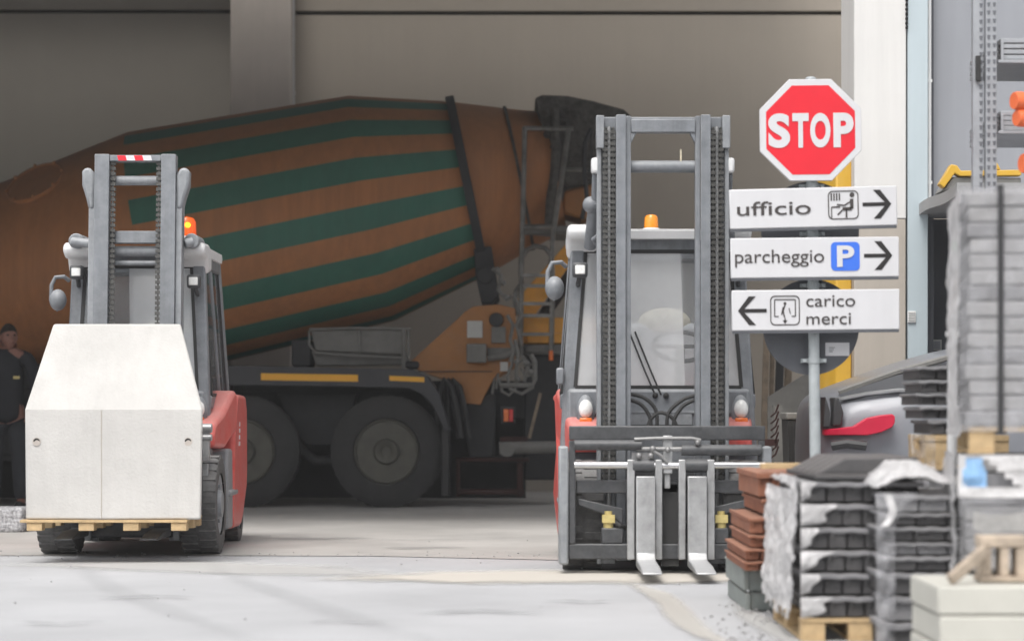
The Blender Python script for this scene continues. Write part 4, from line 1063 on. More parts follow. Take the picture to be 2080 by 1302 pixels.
# ---- right forklift, empty forks
YR = 14.3
XR = X(1348, YR)
OR = (XR, YR, 0)
fr_ = forklift('grey and red forklift with bare forks lowered, standing left of the stop sign', XR, YR, .60, .52,
               glass('windscreen_painted_glare', (.15, .36), .38, filmcol=(.97,.97,.98), tint=(.9,.92,.93), slant=.03, z0=1.5), (-.01, 1.1, 2.085, .045, .085, False), ((-1, 1.785), (1, 1.785)))  # whitish film here paints the sky's reflection across the windscreen
S = F / YR
def lx(px): return (px - 1348) / S
def lz(py): return CH + (832 - py) / S
mast = thing('mast', None, None, (0, 0, 0)); mast.parent = fr_
for sx in (-1, 1):
    b = MB(OR)
    b.box(sx * .218, sx * .275, .02, .035, .07, 2.665); b.box(sx * .188, sx * .2179, .045, .06, .07, 2.66); b.box(sx * .188, sx * .20, .06, .13, .07, 2.66); b.box(sx * .245, sx * .275, .035, .13, .07, 2.665)
    b.build('inner_rail', M['fk_grey'], mast, bevel=.004)
    b = MB(OR)
    b.box(sx * .277, sx * .385, .10, .19, .05, 2.60); b.box(sx * .345, sx * .39, .03, .12, lz(300), 2.662); b.box(sx * .36, sx * .385, .06, .0999, .05, lz(300))
    b.build('outer_rail', M['fk_mid'], mast, bevel=.004)
    for xx in (.292, .338):
        b = MB(OR); chain_links(b, sx * xx, .05, .5, 2.58, .03); b.build('lift_chain', M['chain'], mast)
    b = MB(OR); b.cyl((sx * .315, .075, .3), (sx * .315, .075, 2.6), .014, n=10); b.build('lift_cylinder', M['fk_steel'], mast)
    b = MB(OR); b.cyl((sx * .375, .12, lz(333)), (sx * .405, .12, lz(333)), .05, n=20); b.box(sx * .372, sx * .418, .06, .16, lz(349), lz(318))
    b.build('tilt_ear', M['fk_white'], mast, bevel=.014)
    b = MB(OR); b.cyl((sx * .392, .12, lz(350)), (sx * .395, .2, lz(402)), .02); b.cyl((sx * .395, .2, lz(402)), (sx * .415, .42, lz(492)), .036, n=18)
    b.ball((sx * .415, .22, lz(410)), .05, 12, 8); b.tube([(sx * .36, .2, lz(470)), (sx * .40, .25, lz(480)), (sx * .36, .3, lz(500))], .014)
    b.build('tilt_cylinder', M['fk_grey'], mast)
b = MB(OR); b.box(-.187, .187, .03, .12, lz(268), lz(241)); b.box(-.345, .345, .10, .16, lz(262), 2.66)
for sx in (-1, 1): b.prism([(sx * .187, lz(268.2)), (sx * .155, lz(268.2)), (sx * .187, lz(290))], 'y', .04, .1)
b.build('top_crossbar', M['fk_grey'], mast, bevel=.005)
b = MB(OR); b.cyl((-.2, .12, lz(335)), (.2, .12, lz(335)), .036, n=24); b.build('crossbar', M['fk_grey'], mast)
b = MB(OR); b.box(-.345, .345, .15, .19, .45, .58); b.box(-.345, .345, .15, .19, .12, .22); b.build('lower_crossbar', M['fk_dark'], mast, bevel=.005)
b = MB(OR); b.box(lx(1384), lx(1387), .1, .13, lz(330), lz(300)); b.build('pin', M['cream'], mast)
b = MB(OR)
for pts_ in (((1283, 800), (1312, 808), (1335, 832), (1338, 870)), ((1283, 812), (1306, 822), (1322, 845), (1326, 870)), ((1416, 803), (1390, 812), (1362, 838), (1358, 872)), ((1416, 812), (1392, 824), (1374, 850), (1372, 872)), ((1318, 870), (1326, 850), (1345, 838), (1368, 848), (1380, 870))):
    P4 = [Vector((lx(a), .16, lz(c))) for a, c in pts_]
    cur = []
    for i in range(len(P4) - 1):
        p0 = P4[max(i - 1, 0)]; p1 = P4[i]; p2 = P4[i + 1]; p3 = P4[min(i + 2, len(P4) - 1)]
        for k in range(5):
            t = k / 5
            cur.append(.5 * ((2 * p1) + (p2 - p0) * t + (2 * p0 - 5 * p1 + 4 * p2 - p3) * t * t + (3 * p1 - p0 - 3 * p2 + p3) * t ** 3))
    b.tube(cur + [P4[-1]], .011)
b.build('hydraulic_hose', M['rubber'], mast)
# carriage with side plates and clamps
ca = thing('carriage', None, None, (0, 0, 0)); ca.parent = fr_
b = MB(OR)
b.box(-.553, .575, -.15, -.11, .775, .857)
for sx in (-1, 1):
    b.box(sx * .515 + (.02 if sx > 0 else 0), sx * .553 + (.02 if sx > 0 else 0), -.145, -.105, .18, .774)
b.box(-.553, .575, -.14, -.07, .092, .178)
b.box(-.51, .53, -.12, -.08, .47, .545)
b.build('carriage_frame', M['fk_dark'], ca, bevel=.006)
for sx in (-1, 1):
    b = MB(OR); b.box(sx * .556, sx * .612, -.16, .06, .06, .74) ; b.build('side_plate', M['fk_mid'], ca, bevel=.012)
    b = MB(OR); b.prism([(sx * .50, .44), (sx * .24, .38), (sx * .24, .28), (sx * .30, .33), (sx * .50, .40)], 'y', -.1, -.06); b.build('brace', M['fk_dark'], ca, bevel=.006)
    b = MB(OR); b.box(sx * .24, sx * .365, -.13, -.03, .1785, .27); b.build('valve_block', M['fk_dark'], ca, bevel=.008)
    b = MB(OR); b.cyl((sx * .325, -.1, .27), (sx * .325, -.1, .31), .03, n=10); b.box(sx * .325 - .036, sx * .325 + .036, -.14, -.07, .30, .345); b.cyl((sx * .325, -.1, .345), (sx * .325, -.1, .366), .022, n=8); b.build('valve_cap', M['brass'], ca)
    b = MB(OR); b.tube([(sx * .30, -.12, .31), (sx * .26, -.13, .285), (sx * .22, -.1, .27)], .014); b.build('valve_hose', M['rubber'], ca)
for (a, c, py, r_, m_) in ((1165, 1300, 903, .030, 'fk_dark'), (1380, 1540, 913, .032, 'fk_dark'), (1290, 1395, 911, .015, 'dull'), (1165, 1275, 943, .022, 'chrome'), (1440, 1548, 943, .022, 'chrome'), (1282, 1325, 944, .040, 'fk_dark'), (1388, 1432, 944, .040, 'fk_dark'), (1325, 1388, 944, .022, 'chrome')):
    b = MB(OR); b.cyl((lx(a), -.17, lz(py)), (lx(c), -.17, lz(py)), r_, n=20); b.build('shift_cylinder' if m_ == 'fk_dark' else 'shift_rod', M[m_], ca)
b = MB(OR); b.tube([(lx(a), -.19, lz(c)) for a, c in ((1285, 891), (1330, 889), (1400, 889), (1418, 893))], .010); b.tube([(lx(a), -.2, lz(c)) for a, c in ((1318, 912), (1340, 925), (1352, 938))], .01)
for a, c in ((1294, 924), (1318, 924), (1322, 910), (1352, 912), (1412, 898)): b.ball((lx(a), -.2, lz(c)), .018, 10, 6)
b.box(lx(1280), lx(1325), -.17, -.14, lz(932), lz(918))
b.build('fitting', M['dull'], ca)
b = MB(OR); b.box(lx(1343), lx(1362), -.18, -.12, lz(960), lz(884)); b.box(lx(1346), lx(1358), -.16, -.1, lz(990), lz(960)); b.build('center_post', M['fk_steel'], ca, bevel=.005)
for a, c in ((1271, 1286), (1327, 1341), (1374, 1388), (1431, 1446)):
    b = MB(OR); b.box(lx(a), lx(c), -.20, -.135, .092, lz(932)); b.build('fork_guide', M['fk_steel'], ca, bevel=.005)
b = MB(OR); b.box(lx(1340), lx(1376), -.12, -.06, .05, .52) ; b.build('center_plate', M['rubber'], ca)
for a, c in ((1288, 1326), (1391, 1429)):
    b = MB(OR)
    x0_, x1_ = lx(a), lx(c)
    # L-shaped fork: shank and blade in one piece
    pr = [(-.255, .57), (-.205, .57), (-.205, .07), (-.225, .052), (-.92, .052), (-.92, .064), (-.7, .085), (-.30, .096), (-.262, .13)]
    b.prism(pr, 'x', x0_, x1_)
    b.build('fork', M['fk_steel'], ca, bevel=.006)

# ---- left forklift, carrying the precast block
YL = 15.9
XL = -2.5
OL = (XL, YL, 0)
fl_ = forklift('grey and red forklift carrying the white concrete block, orange beacon glowing', XL, YL, .50, .44,
               glass('windscreen_painted_glare_small', (-.42, -.055), .50, filmcol=(.84,.86,.88), slant=.02, z0=1.5), (.28, .9, 2.13, .068, .135, True), ((-1, 1.86), (1, 1.80)))  # same painted sky reflection, thinned by a strip on the left
rotm = Matrix.Rotation(R(-4.0), 3, 'X')
tilt = lambda p: Vector((0, .1, .2)) + rotm @ (p - Vector((0, .1, .2)))
mo = .037
def LM(): return MB(OL, tilt)
mast = thing('mast', None, None, (0, 0, 0)); mast.parent = fl_
zt = 2.62
for sx in (-1, 1):
    b = LM(); b.box(mo + sx * .17, mo + sx * .265, .02, .04, .25, zt); b.box(mo + sx * .17, mo + sx * .182, .04, .13, .25, zt); b.box(mo + sx * .235, mo + sx * .265, .04, .13, .25, zt); b.build('inner_rail', M['fk_grey'], mast, bevel=.004)
    b = LM(); b.box(mo + sx * .235, mo + sx * .305, .10, .19, .1, zt - .24); b.box(mo + sx * .266, mo + sx * .305, .05, .0999, .1, zt - .24); b.build('outer_rail', M['fk_mid'], mast, bevel=.004)
    b = LM(); chain_links(b, mo + sx * .15, .07, .6, zt - .05, .034); b.build('lift_chain', M['chain'], mast)
    b = LM(); b.prism([(mo + sx * .266, zt - .13), (mo + sx * .295, zt - .085), (mo + sx * .335, zt - .085), (mo + sx * .352, zt - .11), (mo + sx * .35, zt - .20), (mo + sx * .325, zt - .28), (mo + sx * .306, zt - .36), (mo + sx * .266, zt - .36)], 'y', .04, .16); b.build('tilt_ear', M['fk_mid'], mast, bevel=.02)
    b = MB(OL); b.cyl((sx * .38 + .01, .3, 2.06), (sx * .38 + .01, .62, 2.06), .05, n=18); b.cyl((mo + sx * .31, .28, 2.04), (sx * .40, .3, 2.055), .03)
    b.build('tilt_cylinder', M['fk_mid'], mast, bevel=.006)
b = LM(); b.box(mo - .169, mo + .169, .03, .10, zt - .045, zt - .005); tb_ = b.build('top_crossbar', M['fk_grey'], mast, bevel=.004)
b = LM()
for k in range(4):
    b.m = k % 2
    xa = -.11 + k * .055
    b.f([b.v(p) for p in ((mo + xa, .0285, zt - .042), (mo + xa + .055, .0285, zt - .042), (mo + xa + .045, .0285, zt - .008), (mo + xa - .010, .0285, zt - .008))])
b.build('warning_tape', [M['sg_red'], M['sg_white']], tb_)
b = LM(); b.cyl((mo - .24, .12, 2.46), (mo + .24, .12, 2.46), .032, n=20); b.build('crossbar', M['fk_mid'], mast)
b = LM(); b.box(mo - .24, mo + .24, .10, .15, 2.045, 2.125); b.build('middle_crossbar', M['fk_grey'], mast, bevel=.004)
b = LM(); b.cyl((mo - .24, .17, 2.0), (mo + .24, .17, 2.0), .035, n=18); b.cyl((mo - .2, .19, 1.925), (mo + .2, .19, 1.925), .018, n=14); b.build('rear_crossbar', M['fk_mid'], mast)
b = LM(); b.box(mo - .24, mo + .24, .11, .17, .4, .7); b.build('lower_crossbar', M['fk_dark'], mast)
b = LM(); b.tube([(mo - .19, .1, 2.0), (mo - .195, .1, 1.6), (mo - .19, .1, 1.2)], .018); b.build('hose_run', M['fk_steel'], mast)
ca = thing('carriage', None, None, (0, 0, 0)); ca.parent = fl_
b = MB(OL); b.box(-.5, .5, -.03, .02, .25, .35); b.box(-.5, .5, -.03, .02, .62, .7); b.box(-.5, -.44, -.03, .02, .35, .62); b.box(.44, .5, -.03, .02, .35, .62); b.build('carriage_frame', M['fk_dark'], ca, bevel=.006)
for xx in (-.28, .25):
    b = MB(OL); b.prism([(-.08, .75), (-.031, .75), (-.031, .16), (-.06, .14), (-.66, .14), (-.66, .15), (-.4, .18), (-.08, .19)], 'x', xx - .055, xx + .055); b.build('fork', M['fk_dark'], ca, bevel=.005)
b = MB(OL); b.box(.455, .54, .02, .1, .62, .80); b.cyl((.46, .03, .83), (.56, .03, .83), .03); b.cyl((.46, .03, .77), (.56, .03, .77), .022); b.box(.46, .53, .06, .1, .3, .6); b.build('valve_cluster', M['fk_steel'], ca, bevel=.006)

# ---- pallet and precast block on its forks
DP = 15.15
pb = thing('pallet', 'light wooden pallet on the raised forks under the white concrete block', 'pallet', (XL, DP + .4, .215))
for ya in (DP, DP + .35, DP + .64):
    b = MB(); b.box(-3.03, -2.0, ya, ya + .12, .255, .272); b.build('deck_board', M['wood'], pb, bevel=.003)
for xx in (-2.95, -2.63, -2.355, -2.06):
    for ya in (DP + .01, DP + .36, DP + .65):
        b = MB(); b.box(xx - .04, xx + .055, ya, ya + .1, .205, .2545); b.build('bearer', M['wood'], pb, bevel=.003)
b = MB()
F0, F1 = DP, DP + .46
L0, R0 = X(48, F0), X(411, F0)
zc, zb = .95, .274
ztp = 1.485
Ft = F0 + .24
L1, R1 = X(108, Ft), X(367, Ft)
mid0, mid1 = X(206, F0), X(214, Ft)
V = {}
def bv(k, p): V[k] = b.v(p)
bv('a', (L0 + .005, F0 + .03, zb)); bv('m', (mid0, F0, zb)); bv('b', (R0 - .01, F0 + .025, zb))
bv('A', (L0, F0 + .03, zc)); bv('Mm', (mid0, F0, zc)); bv('B', (R0, F0 + .025, zc))
bv('TA', (L1, Ft, ztp)); bv('TM', (mid1, Ft - .012, ztp)); bv('TB', (R1, Ft, ztp))
bv('ba', (L0 + .05, F1, zb)); bv('bb', (R0 - .07, F1, zb)); bv('bA', (L0 + .05, F1, zc)); bv('bB', (R0 - .07, F1, zc)); bv('bTA', (L1 + .03, F1 - .02, ztp)); bv('bTB', (R1 - .03, F1 - .02, ztp))
for q in (('a', 'm', 'Mm', 'A'), ('m', 'b', 'B', 'Mm'), ('A', 'Mm', 'TM', 'TA'), ('Mm', 'B', 'TB', 'TM'), ('TA', 'TM', 'TB', 'bTB', 'bTA'), ('b', 'bb', 'bB', 'B'), ('B', 'bB', 'bTB', 'TB'), ('a', 'A', 'bA', 'ba'), ('A', 'TA', 'bTA', 'bA'), ('ba', 'bA', 'bB', 'bb'), ('bA', 'bTA', 'bTB', 'bB'), ('a', 'ba', 'bb', 'b', 'm')):
    b.f([V[i] for i in q])
blk = b.build('concrete_block', M['concrete'], None, bevel=.012, smooth=5, loc=(XL, DP + .2, zb))
tag(blk, 'white tapered precast concrete block sitting on the pallet of the loaded forklift', 'concrete block')
for px_ in (73, 381):
    b = MB(); c_ = P(px_, 897, F0 - .0); t = (c_.x - mid0) / ((R0 if px_ > 200 else L0) - mid0); yy = F0 + .027 * t
    b.lathe([(-.0025, .026), (-.0015, .018), (.0, .001)], (c_.x, yy, c_.z), (0, 1, 0), 18)
    hole_ = b.build('lifting_hole', M['colm'], blk)
    b = MB(); N_ = 12; oa = [(c_.x + .021 * math.cos(t), yy - .0032, c_.z + .021 * math.sin(t)) for t in [R(20) + i * R(150) / N_ for i in range(N_ + 1)]]; ob2 = [(c_.x + .002 + .016 * math.cos(t), yy - .0032, c_.z - .004 + .014 * math.sin(t)) for t in [R(20) + i * R(150) / N_ for i in range(N_ + 1)]]
    ia = [b.v(p) for p in oa]; ib = [b.v(p) for p in ob2]
    for k in range(N_): b.f((ia[k], ia[k + 1], ib[k + 1], ib[k]))
    b.build('hole_shade', M['joint'], hole_)  # dark crescent paints the shade inside the top of the hole
b = MB(); b.box(mid0 - .0022, mid0 + .0022, F0 - .002, F0 + .01, zb + .004, zc - .004); b.build('mould_seam', M['pil_b'], blk)

# ------------------------------------------------------------------ sign post and its signs
DS = 13.75
def sx_(px): return X(px, DS)
def sz_(py): return Z(py, DS)
sp = thing('sign_post', 'slim pale galvanised post carrying the stop sign and three direction boards', 'sign post', (sx_(1661), DS + .05, 0))
b = MB(); b.cyl((sx_(1661), DS + .05, 0), (sx_(1649), DS + .05, sz_(158)), .031, n=24); b.ball((sx_(1649), DS + .05, sz_(158)), (.031, .031, .012), 16, 6)
b.build('pole', M['galv'], sp)
for py in (377, 474, 579, 732):
    b = MB()
    xx = lerp(sx_(1649), sx_(1661), (py - 158) / 1000)
    b.box(xx - .07, xx + .07, DS + .055, DS + .095, sz_(py + 4), sz_(py - 4)); b.cyl((xx, DS + .05, sz_(py + 5)), (xx, DS + .05, sz_(py - 5)), .036, n=18)
    for s in (-.055, .055): b.cyl((xx + s, DS + .03, sz_(py)), (xx + s, DS + .1, sz_(py)), .009, n=8)
    b.build('clamp', M['galv'], sp)
# round sign backs
for (cx, cy, r_, lab) in ((1650, 466, 100, 'upper round sign seen from its dark grey back, behind the stop sign and ufficio board'), (1652, 663, 98, 'lower round sign seen from its dark grey back, with a white sticker')):
    rs = thing('round_sign', lab, 'traffic sign', (sx_(cx), DS + .1, sz_(cy)), 'round signs turned away on the post')
    b = MB(); b.lathe([(0, r_ / (F / DS) - .004), (0, r_ / (F / DS)), (.022, r_ / (F / DS)), (.022, r_ / (F / DS) - .008), (.006, r_ / (F / DS) - .012)], (sx_(cx), DS + .098, sz_(cy)), (0, 1, 0), 64)
    b.build('disc', M['sg_back'], rs, smooth=30)
    if cy > 500:
        b = MB(); b.box(sx_(1681), sx_(1730), DS + .0945, DS + .0975, sz_(722), sz_(695)); stk = b.build('sticker', M['sg_white'], rs)
        b = MB()
        for k in range(3): b.box(sx_(1688), sx_(1700 - k * 2), DS + .0935, DS + .0942, sz_(706 + k * 4), sz_(704.5 + k * 4))
        b.build('sticker_print', M['sg_back'], stk)
# stop sign
DSF = DS - .0
ss = thing('stop_sign', 'red octagonal stop sign with a white border at the top of the post', 'stop sign', (sx_(1646), DSF, sz_(265)))
def octo(r, dz=0): return [(sx_(1646) + r * math.cos(R(22.5 + 45 * k + .6)), sz_(265) + r * math.sin(R(22.5 + 45 * k + .6))) for k in range(8)]
ra = 103 / (F / DS) / math.cos(R(22.5))
b = MB(); b.prism(octo(ra), 'y', DSF - .012, DSF + .012); b.build('plate', M['sg_white'], ss, bevel=.003)
b = MB(); o_ = octo(ra - .038); b.f([b.v((x, DSF - .0135, z)) for x, z in o_]); b.build('red_face', M['sg_red'], ss)
lw = ((1560, 1604), (1609, 1642), (1645, 1686), (1692, 1733))
yL = DSF - .0165
for ch_, (a_, c_) in zip('STOP', lw): text_part('letter', ch_, sx_(a_), sx_(c_), sz_(301), sz_(231), yL, M['sg_white'], ss, bold=.045, roll=R(.6), pivot=(sx_(1646), sz_(265)))
# boards
def board(name, lab, cy, roll, left, right, h):
    y = DS - .03
    x0, x1 = sx_(left), sx_(right); zc_ = sz_(cy); hh = h / (F / DS) / 2
    xc = (x0 + x1) / 2
    bd = thing(name, lab, 'direction sign', (xc, y, zc_), 'direction boards on the sign post')
    rot = Matrix.Rotation(-roll, 3, 'Y')
    c = Vector((xc, y, zc_))
    xf = lambda p: c + rot @ (p - c)
    b = MB(xf=xf); b.box(x0, x1, y - .03, y - .004, zc_ - hh, zc_ + hh); b.build('panel', M['sg_white'], bd, bevel=.006)
    b = MB(xf=xf); b.box(x0 + .004, x1 - .004, y - .026, y + .005, zc_ - hh - .014, zc_ - hh - .0005); b.build('shaded_frame_rail', M['sg_back'], bd)  # frame edge whose dark colour carries the shadow line below the board
    def q(px, py): return (sx_(px), sz_(py))
    return bd, xf, y - .033, (xc, zc_), q
def arrow(bd, xf, y, q, tipx, tailx, cy, h):
    s = 1 if tipx > tailx else -1
    b = MB(xf=xf)
    t = 3.7
    tip = tipx
    pts_ = [(tailx, cy - t), (tip - s * 13, cy - t), (tip - s * 36, cy - h), (tip - s * 22, cy - h), (tip, cy), (tip - s * 22, cy + h), (tip - s * 36, cy + h), (tip - s * 13, cy + t), (tailx, cy + t)]
    b.prism([q(*p) for p in pts_], 'y', y, y + .002)
    b.build('arrow', M['sg_black'], bd)
def rrect(q, x0, x1, y0, y1, r, n=5):
    P_ = []
    for cx, cy, a0 in ((x1 - r, y0 + r, -90), (x1 - r, y1 - r, 0), (x0 + r, y1 - r, 90), (x0 + r, y0 + r, 180)):
        for k in range(n + 1):
            a = R(a0 + 90 * k / n); P_.append(q(cx + r * math.cos(a), cy + r * math.sin(a)))
    return P_
def outline(b, q, x0, x1, y0, y1, r, w, y):
    A = rrect(q, x0, x1, y0, y1, r); B = rrect(q, x0 + w, x1 - w, y0 + w, y1 - w, max(1, r - w))
    ia = [b.v((u, y, v)) for u, v in A]; ib = [b.v((u, y, v)) for u, v in B]
    n = len(ia)
    for k in range(n): b.f((ia[k], ia[(k + 1) % n], ib[(k + 1) % n], ib[k]))
def dot(b, q, x, y_, r, y):
    b.f([b.v((q(x + r * math.cos(t), y_)[0], y, q(x, y_ + r * math.sin(t))[1])) for t in [i / 14 * 2 * math.pi for i in range(14)]])
def strip(b, q, pts_, w, y):
    for p0, p1 in zip(pts_, pts_[1:]):
        d = Vector((p1[0] - p0[0], p1[1] - p0[1])).normalized(); n = Vector((-d.y, d.x)) * w / 2
        b.f([b.v((u, y, v)) for u, v in (q(p0[0] + n.x, p0[1] + n.y), q(p1[0] + n.x, p1[1] + n.y), q(p1[0] - n.x, p1[1] - n.y), q(p0[0] - n.x, p0[1] - n.y))])
    
# ufficio
bd, xf, yy, pv, q = board('direction_sign', 'white board reading ufficio with a desk symbol and right arrow, highest of three', 423.5, R(1.4), 1480, 1819, 80)
text_part('lettering', 'ufficio', sx_(1495), sx_(1644), sz_(437), sz_(409), yy, M['sg_ink'], bd, bold=.004, roll=R(1.4), pivot=pv)
arrow(bd, xf, yy, q, 1807, 1749, 420, 29)
b = MB(xf=xf); outline(b, q, 1679, 1741, 391, 449, 10, 2.2, yy)
dot(b, q, 1728, 400, 5, yy)
for p_, w in ((((1727, 408), (1727, 428), (1708, 428)), 7), (((1727, 412), (1712, 421), (1697, 419)), 3), (((1716, 428), (1716, 446)), 3.5), (((1708, 430), (1698, 440)), 3), (((1686, 424), (1704, 424)), 3), (((1686, 424), (1686, 446)), 2)): strip(b, q, p_, w, yy - .0004 * (w > 3.2))
for k in range(4): strip(b, q, ((1686 + k * 5.5, 396), (1686 + k * 5.5, 411)), 3, yy)
b.build('desk_symbol', M['sg_ink'], bd)
# parcheggio
bd, xf, yy, pv, q = board('direction_sign', 'white board reading parcheggio with a blue P square and right arrow, middle of three', 524.5, R(.6), 1482, 1823, 81)
text_part('lettering', 'parcheggio', sx_(1491), sx_(1671), sz_(543), sz_(508), yy, M['sg_ink'], bd, bold=.0, roll=R(.6), pivot=pv)
arrow(bd, xf, yy, q, 1809, 1752, 522, 29)
b = MB(xf=xf); b.prism(rrect(q, 1685, 1743, 494, 552, 9), 'y', yy, yy + .002); pk = b.build('blue_square', M['sg_blue'], bd)
text_part('letter', 'P', sx_(1697), sx_(1732), sz_(544), sz_(501), yy - .003, M['sg_white'], bd, bold=.03, roll=R(.6), pivot=pv).parent = bd
# carico merci
bd, xf, yy, pv, q = board('direction_sign', 'white board reading carico merci with a left arrow, lowest of three', 630.5, R(.5), 1484.5, 1824, 82)
text_part('lettering', 'carico', sx_(1635), sx_(1734), sz_(624), sz_(601), yy, M['sg_ink'], bd, bold=.0, roll=R(.5), pivot=pv)
text_part('lettering', 'merci', sx_(1635), sx_(1725), sz_(660), sz_(637), yy, M['sg_ink'], bd, bold=.0, roll=R(.5), pivot=pv)
arrow(bd, xf, yy, q, 1497, 1555, 631, 29)
b = MB(xf=xf); outline(b, q, 1562, 1622, 601, 661, 10, 2.2, yy)
strip(b, q, ((1579, 643), (1571, 643), (1571, 609), (1613, 609), (1613, 643), (1605, 643)), 2.2, yy)
dot(b, q, 1592, 617, 3, yy)
strip(b, q, ((1592, 620), (1588, 632), (1591, 645)), 3, yy); strip(b, q, ((1588, 624), (1585, 640)), 2, yy); strip(b, q, ((1600, 626), (1603, 638)), 2, yy); strip(b, q, ((1592, 646), (1592, 653)), 2.5, yy)
b.f([b.v((u, yy, v)) for u, v in (q(1587, 651), q(1597, 651), q(1592, 658))])
b.build('unloading_symbol', M['sg_ink'], bd)

# ------------------------------------------------------------------ parked silver car, tail towards the post
CY0 = 15.1
c0 = X(1672, CY0)
car = thing('parked_car', 'silver fastback car with a red tail lamp parked before the grey building', 'car', (c0 + 2.2, CY0 + .9, 0))
# side profile stations: u along the car, (half width bottom, belt z, half width belt, roof z, half width roof)
st_ = [(0.00, .72, .40, .85, .68, .99, .5), (.09, .83, .33, .955, .80, 1.055, .64), (.30, .88, .28, .985, .86, 1.13, .66), (.7, .91, .25, .99, .88, 1.275, .64), (1.05, .92, .22, .985, .90, 1.355, .62), (1.4, .92, .22, .98, .90, 1.39, .60),
       (1.9, .92, .2, .97, .90, 1.41, .58), (2.5, .92, .2, .95, .90, 1.39, .58), (3.0, .92, .2, .93, .89, 1.22, .62), (3.4, .91, .2, .91, .88, .98, .7), (4.0, .89, .22, .83, .84, .86, .6), (4.4, .80, .28, .74, .74, .76, .5), (4.52, .6, .35, .6, .55, .62, .4)]
yc = CY0 + .92
def csec(s):
    u, hb_, z0, zb_, hbelt, zr, hr = s
    x = c0 - .02 + u
    return [(x, yc - hb_ + .06, z0), (x, yc - hb_, z0 + .12), (x, yc - hb_ - .005, (z0 + zb_) / 2 + .05), (x, yc - hbelt, zb_), (x, yc - hr - .02, zr - .02), (x, yc - hr * .6, zr + .01), (x, yc, zr + .02),
            (x, yc + hr * .6, zr + .01), (x, yc + hr + .02, zr - .02), (x, yc + hbelt, zb_), (x, yc + hb_ + .005, (z0 + zb_) / 2 + .05), (x, yc + hb_, z0 + .12), (x, yc + hb_ - .06, z0)]
b = MB(); loft(b, [csec(s) for s in st_]); cb = b.build('body', M['car'], car, smooth=60)
sub = cb.modifiers.new('smooth', 'SUBSURF'); sub.levels = 2; sub.render_levels = 2
def side_pt(u, t, out=.012):
    """point on the near flank between belt (t=0) and roof (t=1)"""
    for a, c in zip(st_, st_[1:]):
        if a[0] <= u <= c[0]:
            k = (u - a[0]) / (c[0] - a[0]); s = [lerp(p, q_, k) for p, q_ in zip(a, c)]; break
    y = yc - lerp(s[4], s[6] + .02, t) - out; z = lerp(s[3], s[5] - .02, t)
    return (c0 - .02 + u, y, z)
b = MB()
A = [side_pt(u, t, .02) for u, t in ((.16, .55), (.5, .45), (1.2, .2), (2.0, .1), (2.9, .1))] ; B = [side_pt(u, .9, .02) for u in (.14, .5, 1.2, 2.0, 2.7)]
ia = [b.v(p) for p in A]; ib = [b.v(p) for p in B]
for k in range(4): b.f((ia[k], ia[k + 1], ib[k + 1], ib[k]))
b.build('side_window', M['car_glass'], car)
b = MB(); b.tube([side_pt(u, t, .025) for u, t in ((.1, .6), (.3, .5), (.5, .42), (1.2, .18), (2.0, .08), (2.9, .08))], .013, 6); b.build('window_trim', M['chrome'], car)
b = MB()
b.tube([side_pt(u, .98, .0) for u in (.15, .5, .95, 1.35, 1.9, 2.45)], .02, 6); b.build('roof_rail', M['tr_steel'], car)
def T(px, py, D): return Vector((X(px, D), D, Z(py, D)))
# tail lamp wraps from the tail onto the flank
b = MB()
zt_ = lambda py: Z(py, CY0)
F_ = [(1674, 872, 884, .14), (1700, 870, 884, .07), (1735, 866, 884, .03), (1762, 849, 884, .01), (1790, 843, 878, .0), (1812, 841, 868, -.005), (1818, 845, 858, -.005)]
ring_ = []
for px, pt, pb_, dy in F_:
    D = CY0 + dy - .045
    ring_.append([b.v((X(px, D), D, Z(pt, D))), b.v((X(px, D), D, Z(pb_, D))), b.v((X(px, D), D + .1, Z(pb_, D))), b.v((X(px, D), D + .1, Z(pt, D)))])
b.skin(ring_, True); b.build('tail_light', M['car_lamp'], car, bevel=.006)
b = MB(); b.box(c0 - .03, c0 + .5, CY0 + .1, CY0 + 1.6, .28, .50); b.build('rear_diffuser', M['car_dark'], car, bevel=.03)
for a_, c_ in ((1673, 1684), (1691, 1711)):
    b = MB(); b.prism([(X(a_, CY0 + .05), Z(866, CY0)), (X(c_, CY0 + .05), Z(866, CY0)), (X(c_ + 3, CY0 + .05), Z(838, CY0)), (X(c_ - 6, CY0 + .05), Z(808, CY0)), (X(a_ + 4, CY0 + .05), Z(806, CY0))], 'y', CY0 + .06, CY0 + .3); b.build('tailgate_glass', M['car_dark'], car, bevel=.012)
b = MB(); b.tube([T(1690, 905, CY0), T(1720, 900, CY0 - .03), T(1760, 905, CY0 - .04)], .03); b.build('bumper_vent', M['car_dark'], car)
for u in (.85, 3.6):
    for y in (yc - .86, yc + .66):
        b = MB(); b.lathe([(0, .2), (0, .31), (.02, .335), (.18, .335), (.2, .31), (.2, .2)], (c0 + u, y, .335), (0, 1, 0), 36); w_ = b.build('wheel', M['rubber'], car)
        b = MB(); b.lathe([(.01, .21), (.03, .05), (.0, .0)], (c0 + u, y, .335), (0, 1, 0), 24); b.build('rim', M['fk_steel'], w_)

